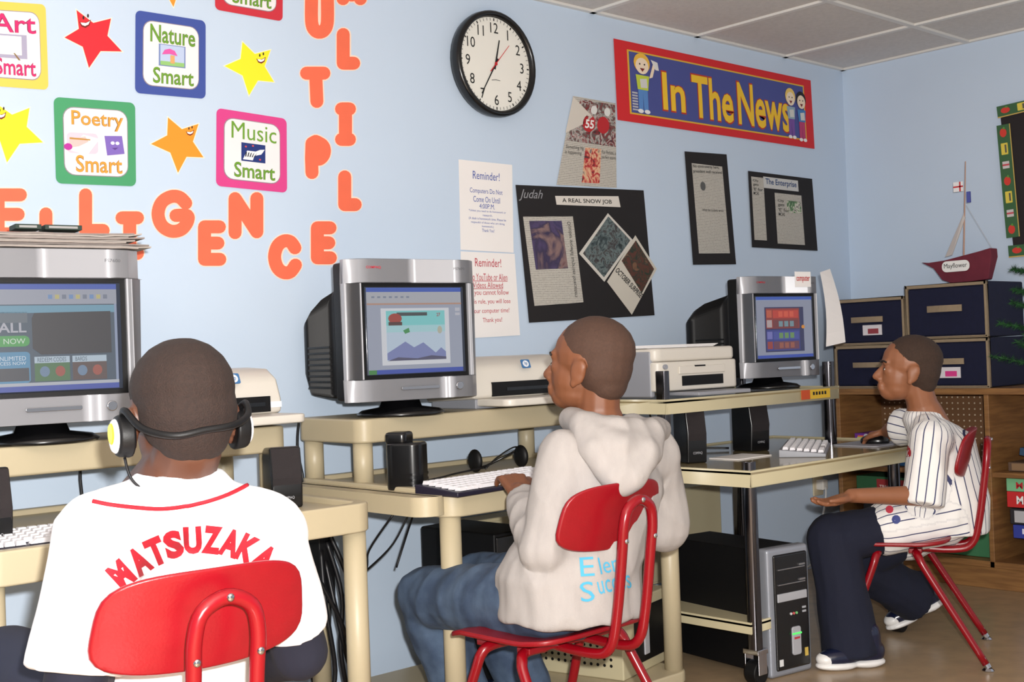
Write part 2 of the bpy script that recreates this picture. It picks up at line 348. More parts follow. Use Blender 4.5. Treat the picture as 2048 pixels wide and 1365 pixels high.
smart([(431, -118), (566, -100), (565, 43), (430, 19)], (205, 46, 62), None, (110, 160, 50), 'red-bordered square poster cut off by the photo top', lambda s: None)
# clock
cc = onY(991, 128, WY-.03); clk = thing('wall_clock', 'round black-rimmed wall clock with white face and red second hand', 'clock', (cc.x, WY, cc.z))
MC = Matrix.Translation((0, 0, 0)) @ Matrix.Rotation(R(90), 4, 'X')   # local z -> -Y
blk = mat('black_plastic_gloss', (14, 14, 16), .25, spec=.6); 
MB().lathe([(.15, .002), (.178, .002), (.182, .02), (.18, .04), (.172, .048), (.163, .044), (.16, .03), (.159, .0275)], 48, MC).build('rim', blk, clk, smooth=True)
MB().cyl((0, 0, .003), (0, 0, .0285), .1605, n=48, M=MC).build('dial', mat('clock_dial', (238, 236, 228), .5, var=.02), clk)
cs = Sheet([MC @ V((x, y, .029)) for x, y in ((-.16, .16), (.16, .16), (.16, -.16), (-.16, -.16))], NW, None)
cs.c = [V((cc.x, WY, cc.z))+p for p in cs.c]; cs.parent = clk; ink = flat((20, 20, 22))
for h in range(1, 13):
    a = R(30*h); u = .5+.385*math.sin(a); v = .5-.385*math.cos(a); wd = .1*text2d(str(h))[2]
    cs.text(str(h), u-wd/2, v-.055, u+wd/2, v+.055, ink, 1, name='numeral')
for k in range(60):
    a = R(6*k); r0, r1 = (.46, .49); wq = .0035 if k % 5 else .007
    su, sv = math.sin(a), -math.cos(a); nu, nv = -sv*wq, su*wq
    cs.poly('minute_mark', [(.5+su*r0+nu, .5+sv*r0+nv), (.5+su*r1+nu, .5+sv*r1+nv), (.5+su*r1-nu, .5+sv*r1-nv), (.5+su*r0-nu, .5+sv*r0-nv)], ink if k % 5 == 0 else flat((120, 120, 120)), 1)
cs.poly('maker_mark', [(.44, .675), (.5, .665), (.56, .67), (.56, .676), (.5, .672), (.44, .682)], flat((90, 90, 90)), 1)
def hand(ang, l0, l1, wq, m, lay, nm):
    a = R(ang); su, sv = math.sin(a), -math.cos(a); nu, nv = -sv*wq, su*wq
    cs.poly(nm, [(.5-su*l0+nu, .5-sv*l0+nv), (.5+su*l1+nu*.6, .5+sv*l1+nv*.6), (.5+su*l1-nu*.6, .5+sv*l1-nv*.6), (.5-su*l0-nu, .5-sv*l0-nv)], m, lay)
hand(14, .06, .27, .012, ink, 3, 'hour_hand'); hand(212, .07, .4, .009, ink, 4, 'minute_hand'); hand(42, .12, .3, .005, flat((205, 30, 40)), 6, 'second_hand'); cs.disc('hub', .5, .5, .02, .02, flat((190, 30, 40)), 7)
# banner
bn = wallsheet('banner', 'long red and blue banner reading In The News with cartoon children', 'banner', [(1227, 77), (1621, 161), (1629, 298), (1235, 240)], flat((214, 38, 44)), .004)
bn.rect('yellow_line', .055, .1, .955, .9, flat((225, 180, 60)), 2); bn.rect('blue_field', .062, .12, .948, .88, flat((74, 82, 150)), 3)
for st, u0, u1, v0, v1 in (('In', .205, .31, .3, .78), ('The', .345, .55, .26, .82), ('News', .575, .86, .24, .82)):
    bn.text(st, u0-.004, v0-.02, u1+.004, v1+.02, flat((190, 60, 40)), 4, .03, 'lettering_outline'); bn.text(st, u0, v0, u1, v1, flat((246, 200, 50)), 5, .02)
def cartoon(u, v0, v1, hair, shirt, pants, w=.05, paper=True):
    h = v1-v0
    bn.poly('drawn_trousers', [(u-w*.5, v0+.55*h), (u+w*.5, v0+.55*h), (u+w*.5, v1-.04*h), (u+.05*w, v1-.04*h), (u, v0+.65*h), (u-.05*w, v1-.04*h), (u-w*.5, v1-.04*h)], flat(pants), 6)
    bn.poly('drawn_shirt', [(u-w*.7, v0+.35*h), (u+w*.7, v0+.35*h), (u+w*.55, v0+.6*h), (u-w*.55, v0+.6*h)], flat(shirt), 7)
    bn.disc('drawn_hair', u, v0+.14*h, w*.85, .17*h, flat(hair), 7); bn.disc('drawn_face', u, v0+.19*h, w*.68, .14*h, flat((246, 226, 200)), 8)
    bn.poly('drawn_mouth', [(u-w*.25, v0+.23*h), (u+w*.25, v0+.23*h), (u, v0+.29*h)], flat((120, 30, 30)), 9)
    for d in (-.25, .25): bn.disc('drawn_eye', u+d*w, v0+.16*h, w*.07, .015*h, ink, 9)
    for d in (-.35, .35): bn.disc('drawn_shoe', u+d*w, v1-.03*h, w*.3, .035*h, flat((240, 240, 240)), 8)
    if paper: bn.poly('drawn_paper', [(u-w*.3, v0+.42*h), (u+w*.4, v0+.4*h), (u+w*.45, v0+.56*h), (u-w*.25, v0+.57*h)], flat((215, 215, 210)), 9)
cartoon(.115, .14, .87, (240, 190, 70), (200, 215, 70), (90, 140, 205), .042)
bn.poly('drawn_arm', [(.145, .42), (.16, .4), (.178, .22), (.168, .2)], flat((246, 226, 200)), 8); bn.poly('drawn_newspaper', [(.155, .18), (.185, .2), (.19, .3), (.175, .3)], flat((225, 225, 222)), 9)
for k in range(7): bn.rect('drawn_stack_sheet', .066, .62+.035*k, .09, .64+.035*k, flat((190, 190, 195)), 6)
cartoon(.868, .2, .9, (240, 205, 110), (150, 175, 190), (120, 80, 160), .034); cartoon(.93, .22, .92, (30, 26, 34), (70, 130, 190), (190, 60, 110), .034)
# reminder sheets
wht = mat('white_paper', (244, 240, 238), .8, var=.02)
r1 = wallsheet('notice_sheet', 'white notice in blue type headed Reminder about computers at four', 'notice', [(917, 319), (1024, 330), (1027, 506), (921, 500)], wht, .002)
bl = flat((70, 90, 170))
for st, u0, v0, u1, v1 in (('Reminder!', .25, .11, .75, .2), ('Computers Do Not', .19, .3, .8, .37), ('Come On Until', .25, .39, .75, .455), ('4:00P.M.', .36, .47, .65, .525), ('*Unless you need to do homework or', .16, .54, .86, .57), ('research.', .42, .585, .6, .61), ('(A desk is homework time. Please be', .16, .625, .86, .66), ('respectful of those who are doing', .2, .67, .83, .7), ('homework.)', .4, .71, .62, .74), ('Thank You!', .4, .75, .63, .785)): r1.text(st, u0, v0, u1, v1, bl, 2)
r2 = wallsheet('notice_sheet', 'white notice in red type headed Reminder about videos', 'notice', [(921, 503), (1029, 508), (1040, 671), (925, 678)], wht, .0035)
rd = flat((190, 50, 70))
for st, u0, v0, u1, v1 in (('Reminder!', .25, .07, .73, .17), ('No YouTube or Alien', .14, .25, .83, .33), ('Videos Allowed', .2, .35, .74, .42), ('If you cannot follow', .16, .44, .84, .52), ('this rule, you will lose', .14, .55, .86, .62), ('your computer time!', .17, .66, .83, .73), ('Thank you!', .35, .77, .69, .84)): r2.text(st, u0, v0, u1, v1, rd, 2)
r2.rect('underline', .14, .335, .83, .342, rd, 2); r2.rect('underline', .2, .425, .74, .432, rd, 2)
# football page
np_ = newsprint('newsprint_page')
fb = wallsheet('newspaper_page', 'newspaper page with football players above the large black display', 'newspaper', [(1146, 192), (1231, 207), (1233, 376), (1113, 370)], np_, .003)
fb.poly('photo', [(.18, .02), (.98, .02), (.99, .52), (.03, .5)], photo('football_print', [(46, 46, 46), (130, 34, 38), (96, 92, 88), (190, 184, 178), (130, 40, 44), (56, 60, 66)], 30), 2)
fb.poly('folded_corner', [(.0, .01), (.48, .2), (.3, .3), (-.02, .42)], flat((215, 208, 198)), 3)
for u in (.42, .72): fb.disc('jersey', u, .28, .13, .1, flat((186, 36, 44)), 3); fb.disc('helmet', u+.08, .12, .07, .05, flat((225, 225, 222)), 3)
fb.text('55', .34, .24, .52, .34, flat((245, 240, 238)), 4, .03)
fb.rect('photo', .4, .56, .7, .96, photo('football_print2', [(50, 45, 45), (190, 40, 46), (230, 190, 150), (60, 70, 100)], 30), 2)
fb.text('Something big', .04, .55, .37, .6, ink, 2); fb.text('is happening', .04, .61, .34, .66, ink, 2); fb.text('For Perkins, a', .72, .57, .99, .62, ink, 2); fb.text('perfect storm', .72, .63, .99, .68, ink, 2)
# black display sheets
bkp = mat('black_construction_paper', (30, 27, 29), .85, var=.1, vs=12)
big = wallsheet('display_sheet', 'large black paper display headed A REAL SNOW JOB with snow clippings', 'display', [(1031, 370), (1287, 381), (1309, 631), (1058, 646)], bkp, .0045)
big.poly('headline_strip', [(.28, .07), (.78, .055), (.79, .14), (.285, .135)], flat((222, 216, 208)), 2); big.text('A REAL SNOW JOB', .33, .085, .72, .125, ink, 3, .01)
big.text('Judah', .01, .03, .17, .115, flat((150, 150, 155)), 2, shear=.03)
big.poly('clipping', [(.03, .23), (.4, .22), (.42, .87), (.05, .88)], np_, 2); big.poly('photo', [(.07, .26), (.31, .255), (.325, .61), (.085, .615)], photo('night_print', [(26, 24, 44), (52, 48, 86), (80, 66, 104), (56, 46, 76), (140, 112, 108), (90, 44, 60)], 7), 3)
big.text('October snowfall surprises forecasters', .35, .26, .385, .83, ink, 3, rot90=True)
big.poly('clipping', [(.68, .19), (.87, .4), (.6, .72), (.42, .5)], flat((210, 206, 198)), 3); big.poly('photo', [(.68, .215), (.845, .4), (.6, .685), (.45, .5)], photo('snow_tree_print', [(30, 38, 40), (60, 72, 74), (110, 124, 124), (50, 36, 36), (96, 106, 106)], 34), 4)
big.poly('clipping', [(.89, .36), (1.05, .63), (.8, .985), (.62, .72)], flat((208, 202, 190)), 5); big.poly('photo', [(.89, .4), (1.025, .63), (.9, .82), (.755, .56)], photo('autumn_print', [(24, 38, 30), (40, 52, 36), (96, 50, 36), (34, 48, 36), (120, 84, 60)], 26), 6)
v_, f_, a_ = text2d('OCTOBER SURPRISE', .02); mb = MB(); mb.add([big.P(.69+.19*x+.03*y, .64+.22*x-.03*y, .0045) for x, y in v_], f_); mb.build('lettering', ink, big.root, world=True)
ct = wallsheet('display_sheet', 'tall narrow black paper display with a news clipping under the banner', 'display', [(1369, 303), (1453, 309), (1472, 529), (1386, 530)], bkp, .0045)
ct.poly('clipping', [(.14, .1), (.86, .115), (.87, .9), (.15, .9)], np_, 2); ct.text('No controversy here,', .16, .11, .78, .145, ink, 3, .01); ct.text('president well received', .16, .155, .84, .19, ink, 3, .01); ct.disc('portrait', .36, .3, .06, .04, flat((90, 90, 90)), 3)
ct.text('What the students wrote', .3, .5, .8, .525, ink, 3)
en = wallsheet('display_sheet', 'wide black paper display headed The Enterprise near the corner', 'display', [(1496, 342), (1624, 358), (1635, 502), (1504, 495)], bkp, .0045)
en.rect('masthead', .22, .05, .76, .2, flat((206, 206, 204)), 2); en.text('The Enterprise', .25, .07, .73, .17, flat((40, 70, 120)), 3, .015)
en.rect('clipping', .04, .07, .22, .9, np_, 2); en.rect('clipping', .38, .25, .8, .93, np_, 2); en.rect('photo', .56, .34, .78, .5, photo('green_print', [(40, 80, 50), (90, 130, 80), (220, 215, 200), (60, 60, 50)], 40), 3)
for k, st in enumerate(('City', 'gets', "'E' for", 'MCAS')): en.text(st, .42, .33+.06*k, .42+.03*len(st)*.8, .375+.06*k, ink, 3, .01); en.text(st, .06, .1+.055*k, .06+.025*len(st)*.8, .14+.055*k, ink, 3, .01)
# bulletin board on the right wall
NX = (-1, 0, 0)
bb = wallsheet('bulletin_board', 'black bulletin board with green school-theme border on the right wall', 'board', [(2000, 222), (2130, 190), (2150, 500), (2028, 508)], mat('board_black', (34, 28, 30), .8), .012, plane='X')
gr = flat((58, 100, 62))
def bstrip(px, n, vert):
    pts = [onX(x, y, WX-.016) for x, y in px]; s = Sheet(pts, NX, bb.root); s.rect('border_strip', 0, 0, 1, 1, gr, 1)
    s.rect('strip_edge', .93 if vert else 0, 0 if vert else .9, 1, 1, flat((200, 170, 90)), 2)
    for k in range(n):
        q = (k+.5)/n; u, v = (.45, q) if vert else (q, .45); e = .5/n; du, dv = (.25, e*.55) if vert else (e*.55, .25)
        t = k % 3
        if t == 0: s.disc('apple', u, v, du, dv, flat((214, 60, 48)), 2); s.disc('apple_leaf', u+du*.3, v-dv, du*.3, dv*.3, flat((90, 150, 60)), 3)
        elif t == 1: s.rrect('bus', u-du, v-dv*1.3, u+du, v+dv*1.3, min(du, dv)*.5, flat((228, 206, 80)), 2); s.rect('bus_windows', u+du*.1, v-dv*.9, u+du*.6, v+dv*.9, flat((90, 90, 80)), 3)
        else: s.rect('books', u-du, v-dv*.8, u+du, v+dv*.8, flat((210, 205, 205)), 2); s.rect('book_spine', u-du, v-dv*.2, u+du, v+dv*.2, flat((200, 80, 90)), 3)
bstrip([(1993, 214), (2130, 182), (2132, 204), (1996, 237)], 4, False)
bstrip([(1993, 252), (2020, 247), (2040, 473), (2013, 477)], 7, True)
bstrip([(2016, 492), (2160, 478), (2160, 502), (2018, 516)], 4, False)
# wall outlet with plug and white cord
op = onY(1634, 965, WY)
ot = thing('wall_outlet', 'beige wall outlet plate with a white plug under the metal cart', 'outlet', op)
bei = mat('beige_outlet', (214, 200, 170), .4)
MB().box((0, -.004, 0), (.075, .008, .118)).build('plate', bei, ot, .003); MB().box((0, -.025, -.01), (.04, .04, .045)).build('plug', flat((225, 220, 212)), ot, .006)
MB().tube([(0, -.045, -.02), (-.03, -.06, -.07), (-.05, -.05, -.18), (-.02, -.04, -.26), (-.09, -.04, -.33), (-.2, -.04, -.36)], .005, 6, sm=5).build('cord', flat((205, 205, 205)), ot, smooth=True)
# ================================================================ furniture
m_tab = mat('beige_resin', (184, 171, 142), .42, var=.05, vs=4, bump=.15, bs=90)
m_met = mat('beige_enamel_metal', (190, 180, 148), .35, var=.04)
m_lam = mat('cart_shelf_laminate', (150, 135, 100), .12, var=.06)
m_chr = mat('chrome', (190, 190, 195), .12, metal=1, var=.02)
m_blk = mat('black_plastic', (13, 13, 15), .5, spec=.3, var=.1, bump=.1, bs=300)
m_gls = blk
m_sil = mat('silver_plastic', (176, 177, 183), .36, metal=.12, var=.03)
m_wood = mat('maple_ply', (150, 108, 64), .45, c2=(126, 88, 52), vs=3, stretch=(2, 2, 22))
m_red = mat('red_chair_plastic', (138, 7, 22), .36, var=.08, vs=30, bump=.15, bs=220)
m_redm = mat('red_enamel_tube', (132, 6, 20), .25, var=.04)
def utility_table(loc, label, handle=True):
    t = thing('utility_table', label, 'table', loc, 0, 'beige resin work tables in a row')
    hx = .45
    lo = MB().prism(rrect(-hx, hx, -.34, .34, .05), .6, .652).build('shelf', m_tab, t, .004)
    mb = MB()   # raised lip round the shelf
    oa = rrect(-hx-.001, hx+.001, -.341, .341, .05); ia = rrect(-hx+.03, hx-.03, -.311, .311, .03); k = len(oa)
    mb.add([(x, y, z) for z in (.598, .665) for x, y in oa]+[(x, y, z) for z in (.598, .665) for x, y in ia], [f for i in range(k) for j in [(i+1) % k] for f in ((i, j, k+j, k+i), (2*k+j, 2*k+i, 3*k+i, 3*k+j), (k+i, k+j, 3*k+j, 3*k+i), (j, i, 2*k+i, 2*k+j))])
    mb.build('shelf_rim', m_tab, t, .005, seg=3)
    if handle: MB().prism(rrect(-hx-.075, -hx+.02, -.33, .3, .05), .607, .655).build('handle', m_tab, t, .014, seg=3)
    MB().prism(rrect(-hx, hx, .02, .34, .04), .77, .836).build('upper_shelf', m_tab, t, .007, seg=3)
    MB().prism(rrect(-hx, hx, -.34, .34, .05), .015, .05).build('bottom_tray', m_tab, t, .006)
    for sx in (-1, 1):
        MB().cyl((sx*(hx-.035), -.3, .04), (sx*(hx-.035), -.3, .61), .027, n=20).build('leg', m_tab, t, smooth=True)
        MB().cyl((sx*(hx-.035), .3, .04), (sx*(hx-.035), .3, .61), .027, n=20).build('leg', m_tab, t, smooth=True)
        MB().cyl((sx*(hx-.035), .062, .645), (sx*(hx-.035), .062, .78), .027, n=20).build('post', m_tab, t, smooth=True)
        MB().cyl((sx*(hx-.035), .3, .645), (sx*(hx-.035), .3, .78), .027, n=20).build('post', m_tab, t, smooth=True)
    return t
TY = 2.67
t1 = utility_table((1.235, TY, 0), 'beige resin work table under the left monitor', False)
t2 = utility_table((2.355, TY, 0), 'beige resin work table under the middle monitor')
# metal cart
ct_ = thing('metal_cart', 'beige enamel metal cart with chrome posts under the right monitor', 'cart', (2.91, 2.17, 0))
def tray(name, x0, x1, y0, y1, z0, z1, top):
    o = MB().b2(x0, x1, y0, y1, z1-.012, z1-.006).build(name, top, ct_)
    mb = MB(); mb.b2(x0, x1, y0, y0+.006, z0, z1); mb.b2(x0, x1, y1-.006, y1, z0, z1); mb.b2(x0, x0+.006, y0, y1, z0, z1); mb.b2(x1-.006, x1, y0, y1, z0, z1)
    mb.build('shelf_lip', m_met, o, .002); return o
tray('shelf', 0, 1.16, 0, .75, .58, .63, m_lam); tray('upper_shelf', 0, .96, .31, .75, .79, .836, m_lam); tray('bottom_shelf', 0, .2, .02, .75, .15, .185, m_met)
m_post = mat('dark_chrome', (96, 94, 98), .15, metal=1, var=.02)
def post(x, y, z0, z1, m=None):
    mb = MB(); mb.b2(x-.014, x+.014, y-.003, y+.003, z0, z1); mb.b2(x-.014, x-.008, y-.003, y+.03, z0, z1); mb.build('post', m or m_post, ct_, .002)
post(.02, .008, .1, .655); post(.86, .03, .1, .58); post(.02, .325, .58, .925); post(.94, .325, .58, .925); post(.02, .72, .1, .925); post(.94, .72, .58, .925); post(.9, .72, .1, .58)
for x, y in ((.03, .03), (.86, .05), (.03, .7), (.9, .7)):
    c_ = MB().cyl((x, y-.02, .035), (x, y+.02, .035), .035, n=20).build('caster', m_blk, ct_, .004)
    mb = MB(); mb.b2(x-.02, x+.02, y-.026, y-.022, .03, .1); mb.b2(x-.02, x+.02, y+.022, y+.026, .03, .1); mb.b2(x-.025, x+.025, y-.028, y+.028, .09, .105); mb.build('caster_fork', m_chr, c_, .002)
st = Sheet([V((2.91, 2.17, 0))+V(p) for p in ((.72, .309, .83), (.9, .309, .83), (.9, .309, .797), (.72, .309, .797))], NW, ct_)
st.rect('warning_sticker', 0, 0, 1, 1, flat((222, 180, 50)), 1); st.rect('sticker_end', 0, 0, .3, 1, flat((200, 80, 40)), 2)
for k in range(5): st.rect('sticker_mark', .4+.1*k, .25, .46+.1*k, .6, ink, 2)
# wood cabinet along the right wall
cb = thing('wooden_shelf_unit', 'maple shelf unit with pegboard back along the right wall', 'shelf unit', (4.62, 2.98, 0))
def cbx(nm, x0, x1, y0, y1, z0, z1, m=m_wood): return MB().b2(x0, x1, -y1, -y0, z0, z1).build(nm, m, cb, .002)
LEN = 1.5
cbx('top', 0, .38, 0, LEN, .765, .79); cbx('kickboard', .01, .03, 0, LEN, 0, .085); cbx('bottom_shelf', 0, .37, 0, LEN, .085, .11); cbx('middle_shelf', .01, .37, 0, LEN, .44, .46)
for y in (0, .67, LEN-.02): cbx('upright', 0, .37, y, y+.02, .085, .765)
m_peg = mat('pegboard', (120, 84, 54), .6)
nt = m_peg.node_tree; tcn = [n for n in nt.nodes if n.type == 'TEX_COORD'][0]; vm = nt.nodes.new('ShaderNodeVectorMath'); vm.operation = 'MULTIPLY'; vm.inputs[1].default_value = (0, 40, 40); nt.links.new(tcn.outputs['Object'], vm.inputs[0])
vf = nt.nodes.new('ShaderNodeVectorMath'); vf.operation = 'FRACTION'; nt.links.new(vm.outputs[0], vf.inputs[0])
vs_ = nt.nodes.new('ShaderNodeVectorMath'); vs_.operation = 'DISTANCE'; vs_.inputs[1].default_value = (0, .5, .5); nt.links.new(vf.outputs[0], vs_.inputs[0])
lt = nt.nodes.new('ShaderNodeMath'); lt.operation = 'LESS_THAN'; lt.inputs[1].default_value = .14; nt.links.new(vs_.outputs['Value'], lt.inputs[0])
bs = nt.nodes['Principled BSDF']; old = bs.inputs['Base Color'].links[0].from_socket; mxp = nt.nodes.new('ShaderNodeMix'); mxp.data_type = 'RGBA'; mxp.inputs['B'].default_value = lin((214, 196, 170))
nt.links.new(lt.outputs[0], mxp.inputs['Factor']); nt.links.new(old, mxp.inputs['A']); nt.links.new(mxp.outputs['Result'], bs.inputs['Base Color'])
MB().b2(.335, .345, -LEN+.02, -.02, .46, .765).build('pegboard_panel', m_peg, cb); MB().b2(.335, .345, -LEN+.02, -.02, .11, .44).build('back_panel', m_wood, cb)
# fabric bins
m_nav = mat('navy_canvas', (13, 18, 50), .9, var=.15, vs=40, bump=.3, bs=400); m_tan = mat('tan_webbing', (150, 132, 108), .85, var=.1, vs=60)
def bin_(y0, y1, z0, z1, label, tagc=None):
    w_ = y1-y0; h = z1-z0; t = thing('storage_bin', label, 'bin', (4.66, (y0+y1)/2, z0), 0, 'navy fabric storage bins on the wooden unit')
    b = MB(); b.b2(.012, .32, -w_/2, w_/2, 0, h); b.build('body', m_nav, t, .006)
    d = MB(); d.b2(0, .012, -w_/2+.012, w_/2-.012, .012, h-.018); d.build('drawer_front', m_nav, t, .003)
    e = MB(); e.b2(-.004, .014, -w_/2, -w_/2+.01, 0, h); e.b2(-.004, .014, w_/2-.01, w_/2, 0, h); e.b2(-.004, .014, -w_/2, w_/2, h-.014, h); e.b2(-.004, .014, -w_/2, w_/2, 0, .008); e.build('piping', m_tan, t, .002)
    hd = MB(); n = 10
    for k in range(n):
        u0, u1 = -.075+.15*k/n, -.075+.15*(k+1)/n; q = lambda u: -.012-.012*math.cos(u/.075*math.pi/2); 
        hd.add([(q(u0), u0, h*.48), (q(u1), u1, h*.48), (q(u1), u1, h*.6), (q(u0), u0, h*.6), (q(u0)+.004, u0, h*.48), (q(u1)+.004, u1, h*.48), (q(u1)+.004, u1, h*.6), (q(u0)+.004, u0, h*.6)], [(0, 1, 2, 3), (7, 6, 5, 4), (3, 2, 6, 7), (1, 0, 4, 5), (0, 3, 7, 4), (2, 1, 5, 6)])
    hd.build('handle', m_tan, t)
    if tagc:
        MB().b2(-.004, .0, -.045+tagc[1], .045+tagc[1], h*.2, h*.42).build('picture_card', flat((225, 220, 225)), t); MB().b2(-.005, -.001, -.03+tagc[1], .02+tagc[1], h*.23, h*.34).build('card_print', flat(tagc[0]), t)
    return t
bin_(2.66, 3.0, .792, .975, 'lower navy fabric bin by the corner with plain strap handle'); bin_(2.66, 3.0, .978, 1.175, 'upper navy fabric bin by the corner with a picture card', ((150, 60, 70), -.02))
bin_(2.3, 2.65, .792, .99, 'lower navy fabric bin behind the boy in pinstripes with pink card', ((220, 60, 140), -.01)); bin_(2.3, 2.65, .994, 1.215, 'upper navy fabric bin under the model ship')
# games on the shelves
def game(y0, y1, z0, h, c, label, txt=None, tc=(245, 245, 245), d=.2, x=.06, c2=None):
    t = thing('game_box', label, 'box', (4.62+x, (y0+y1)/2, z0), 0, 'board game boxes in the wooden unit'); w_ = y1-y0
    MB().b2(0, d, -w_/2, w_/2, 0, h).build('box', flat(c), t, .002)
    s = Sheet([V((4.62+x-.0005, (y0+y1)/2+a, z0+b)) for a, b in ((w_/2, h), (-w_/2, h), (-w_/2, 0), (w_/2, 0))], NX, t)
    if c2: s.rect('printed_panel', .06, .12, .94, .88, flat(c2), 1)
    if txt: s.text(txt, .12, .25, .8, .78, flat(tc), 2, .02)
    return s
g = game(2.66, 2.93, .52, .075, (112, 50, 150), 'purple and orange game box on the middle shelf', c2=(225, 110, 60)); g.rect('printed_figure', .05, .2, .25, .8, flat((190, 200, 120)), 2)
game(2.68, 2.95, .462, .028, (50, 110, 170), 'thin blue game box under the purple one'); gl = game(2.6, 2.93, .462-.02-.1, .07, (40, 90, 56), 'dark green game box with a red label'); gl.rect('red_label', .3, .15, .75, .85, flat((150, 40, 44)), 1); gl.text('TRIVIA GAME', .34, .5, .71, .75, flat((230, 225, 215)), 2); game(2.58, 2.9, .27, .06, (60, 60, 66), 'dark grey game box low in the corner of the unit')
game(1.93, 2.26, .383, .05, (130, 200, 150), 'light green game box on top of the red one', 'MONOPOLY', (200, 40, 50)); game(1.93, 2.26, .32, .062, (205, 40, 44), 'bright red game box lettered in white', 'MONOPOLY'); game(1.95, 2.25, .255, .06, (40, 38, 44), 'black and white patterned game box', c2=(190, 190, 195))
game(1.93, 2.24, .2, .052, (50, 64, 160), 'blue game box with white script lettering', 'Disney', (230, 230, 250)); game(1.9, 2.19, .153, .045, (120, 124, 170), 'pale violet patterned game box', c2=(170, 150, 170)); game(1.9, 2.19, .112, .04, (222, 212, 170), 'cream game box with dark blue lettering', 'CLUE', (40, 70, 120))
game(2.34, 2.56, .112, .1, (60, 120, 80), 'green box at the bottom of the unit behind the red chair'); game(2.0, 2.25, .462, .035, (96, 74, 60), 'brown box lying on the middle shelf', c2=(140, 110, 80)); 
gb = game(1.98, 2.2, .5, .03, (40, 70, 100), 'dark teal box tilted on the brown box'); gb.parent.rotation_euler = (R(8), 0, R(6)); gb.parent.location.z += .012
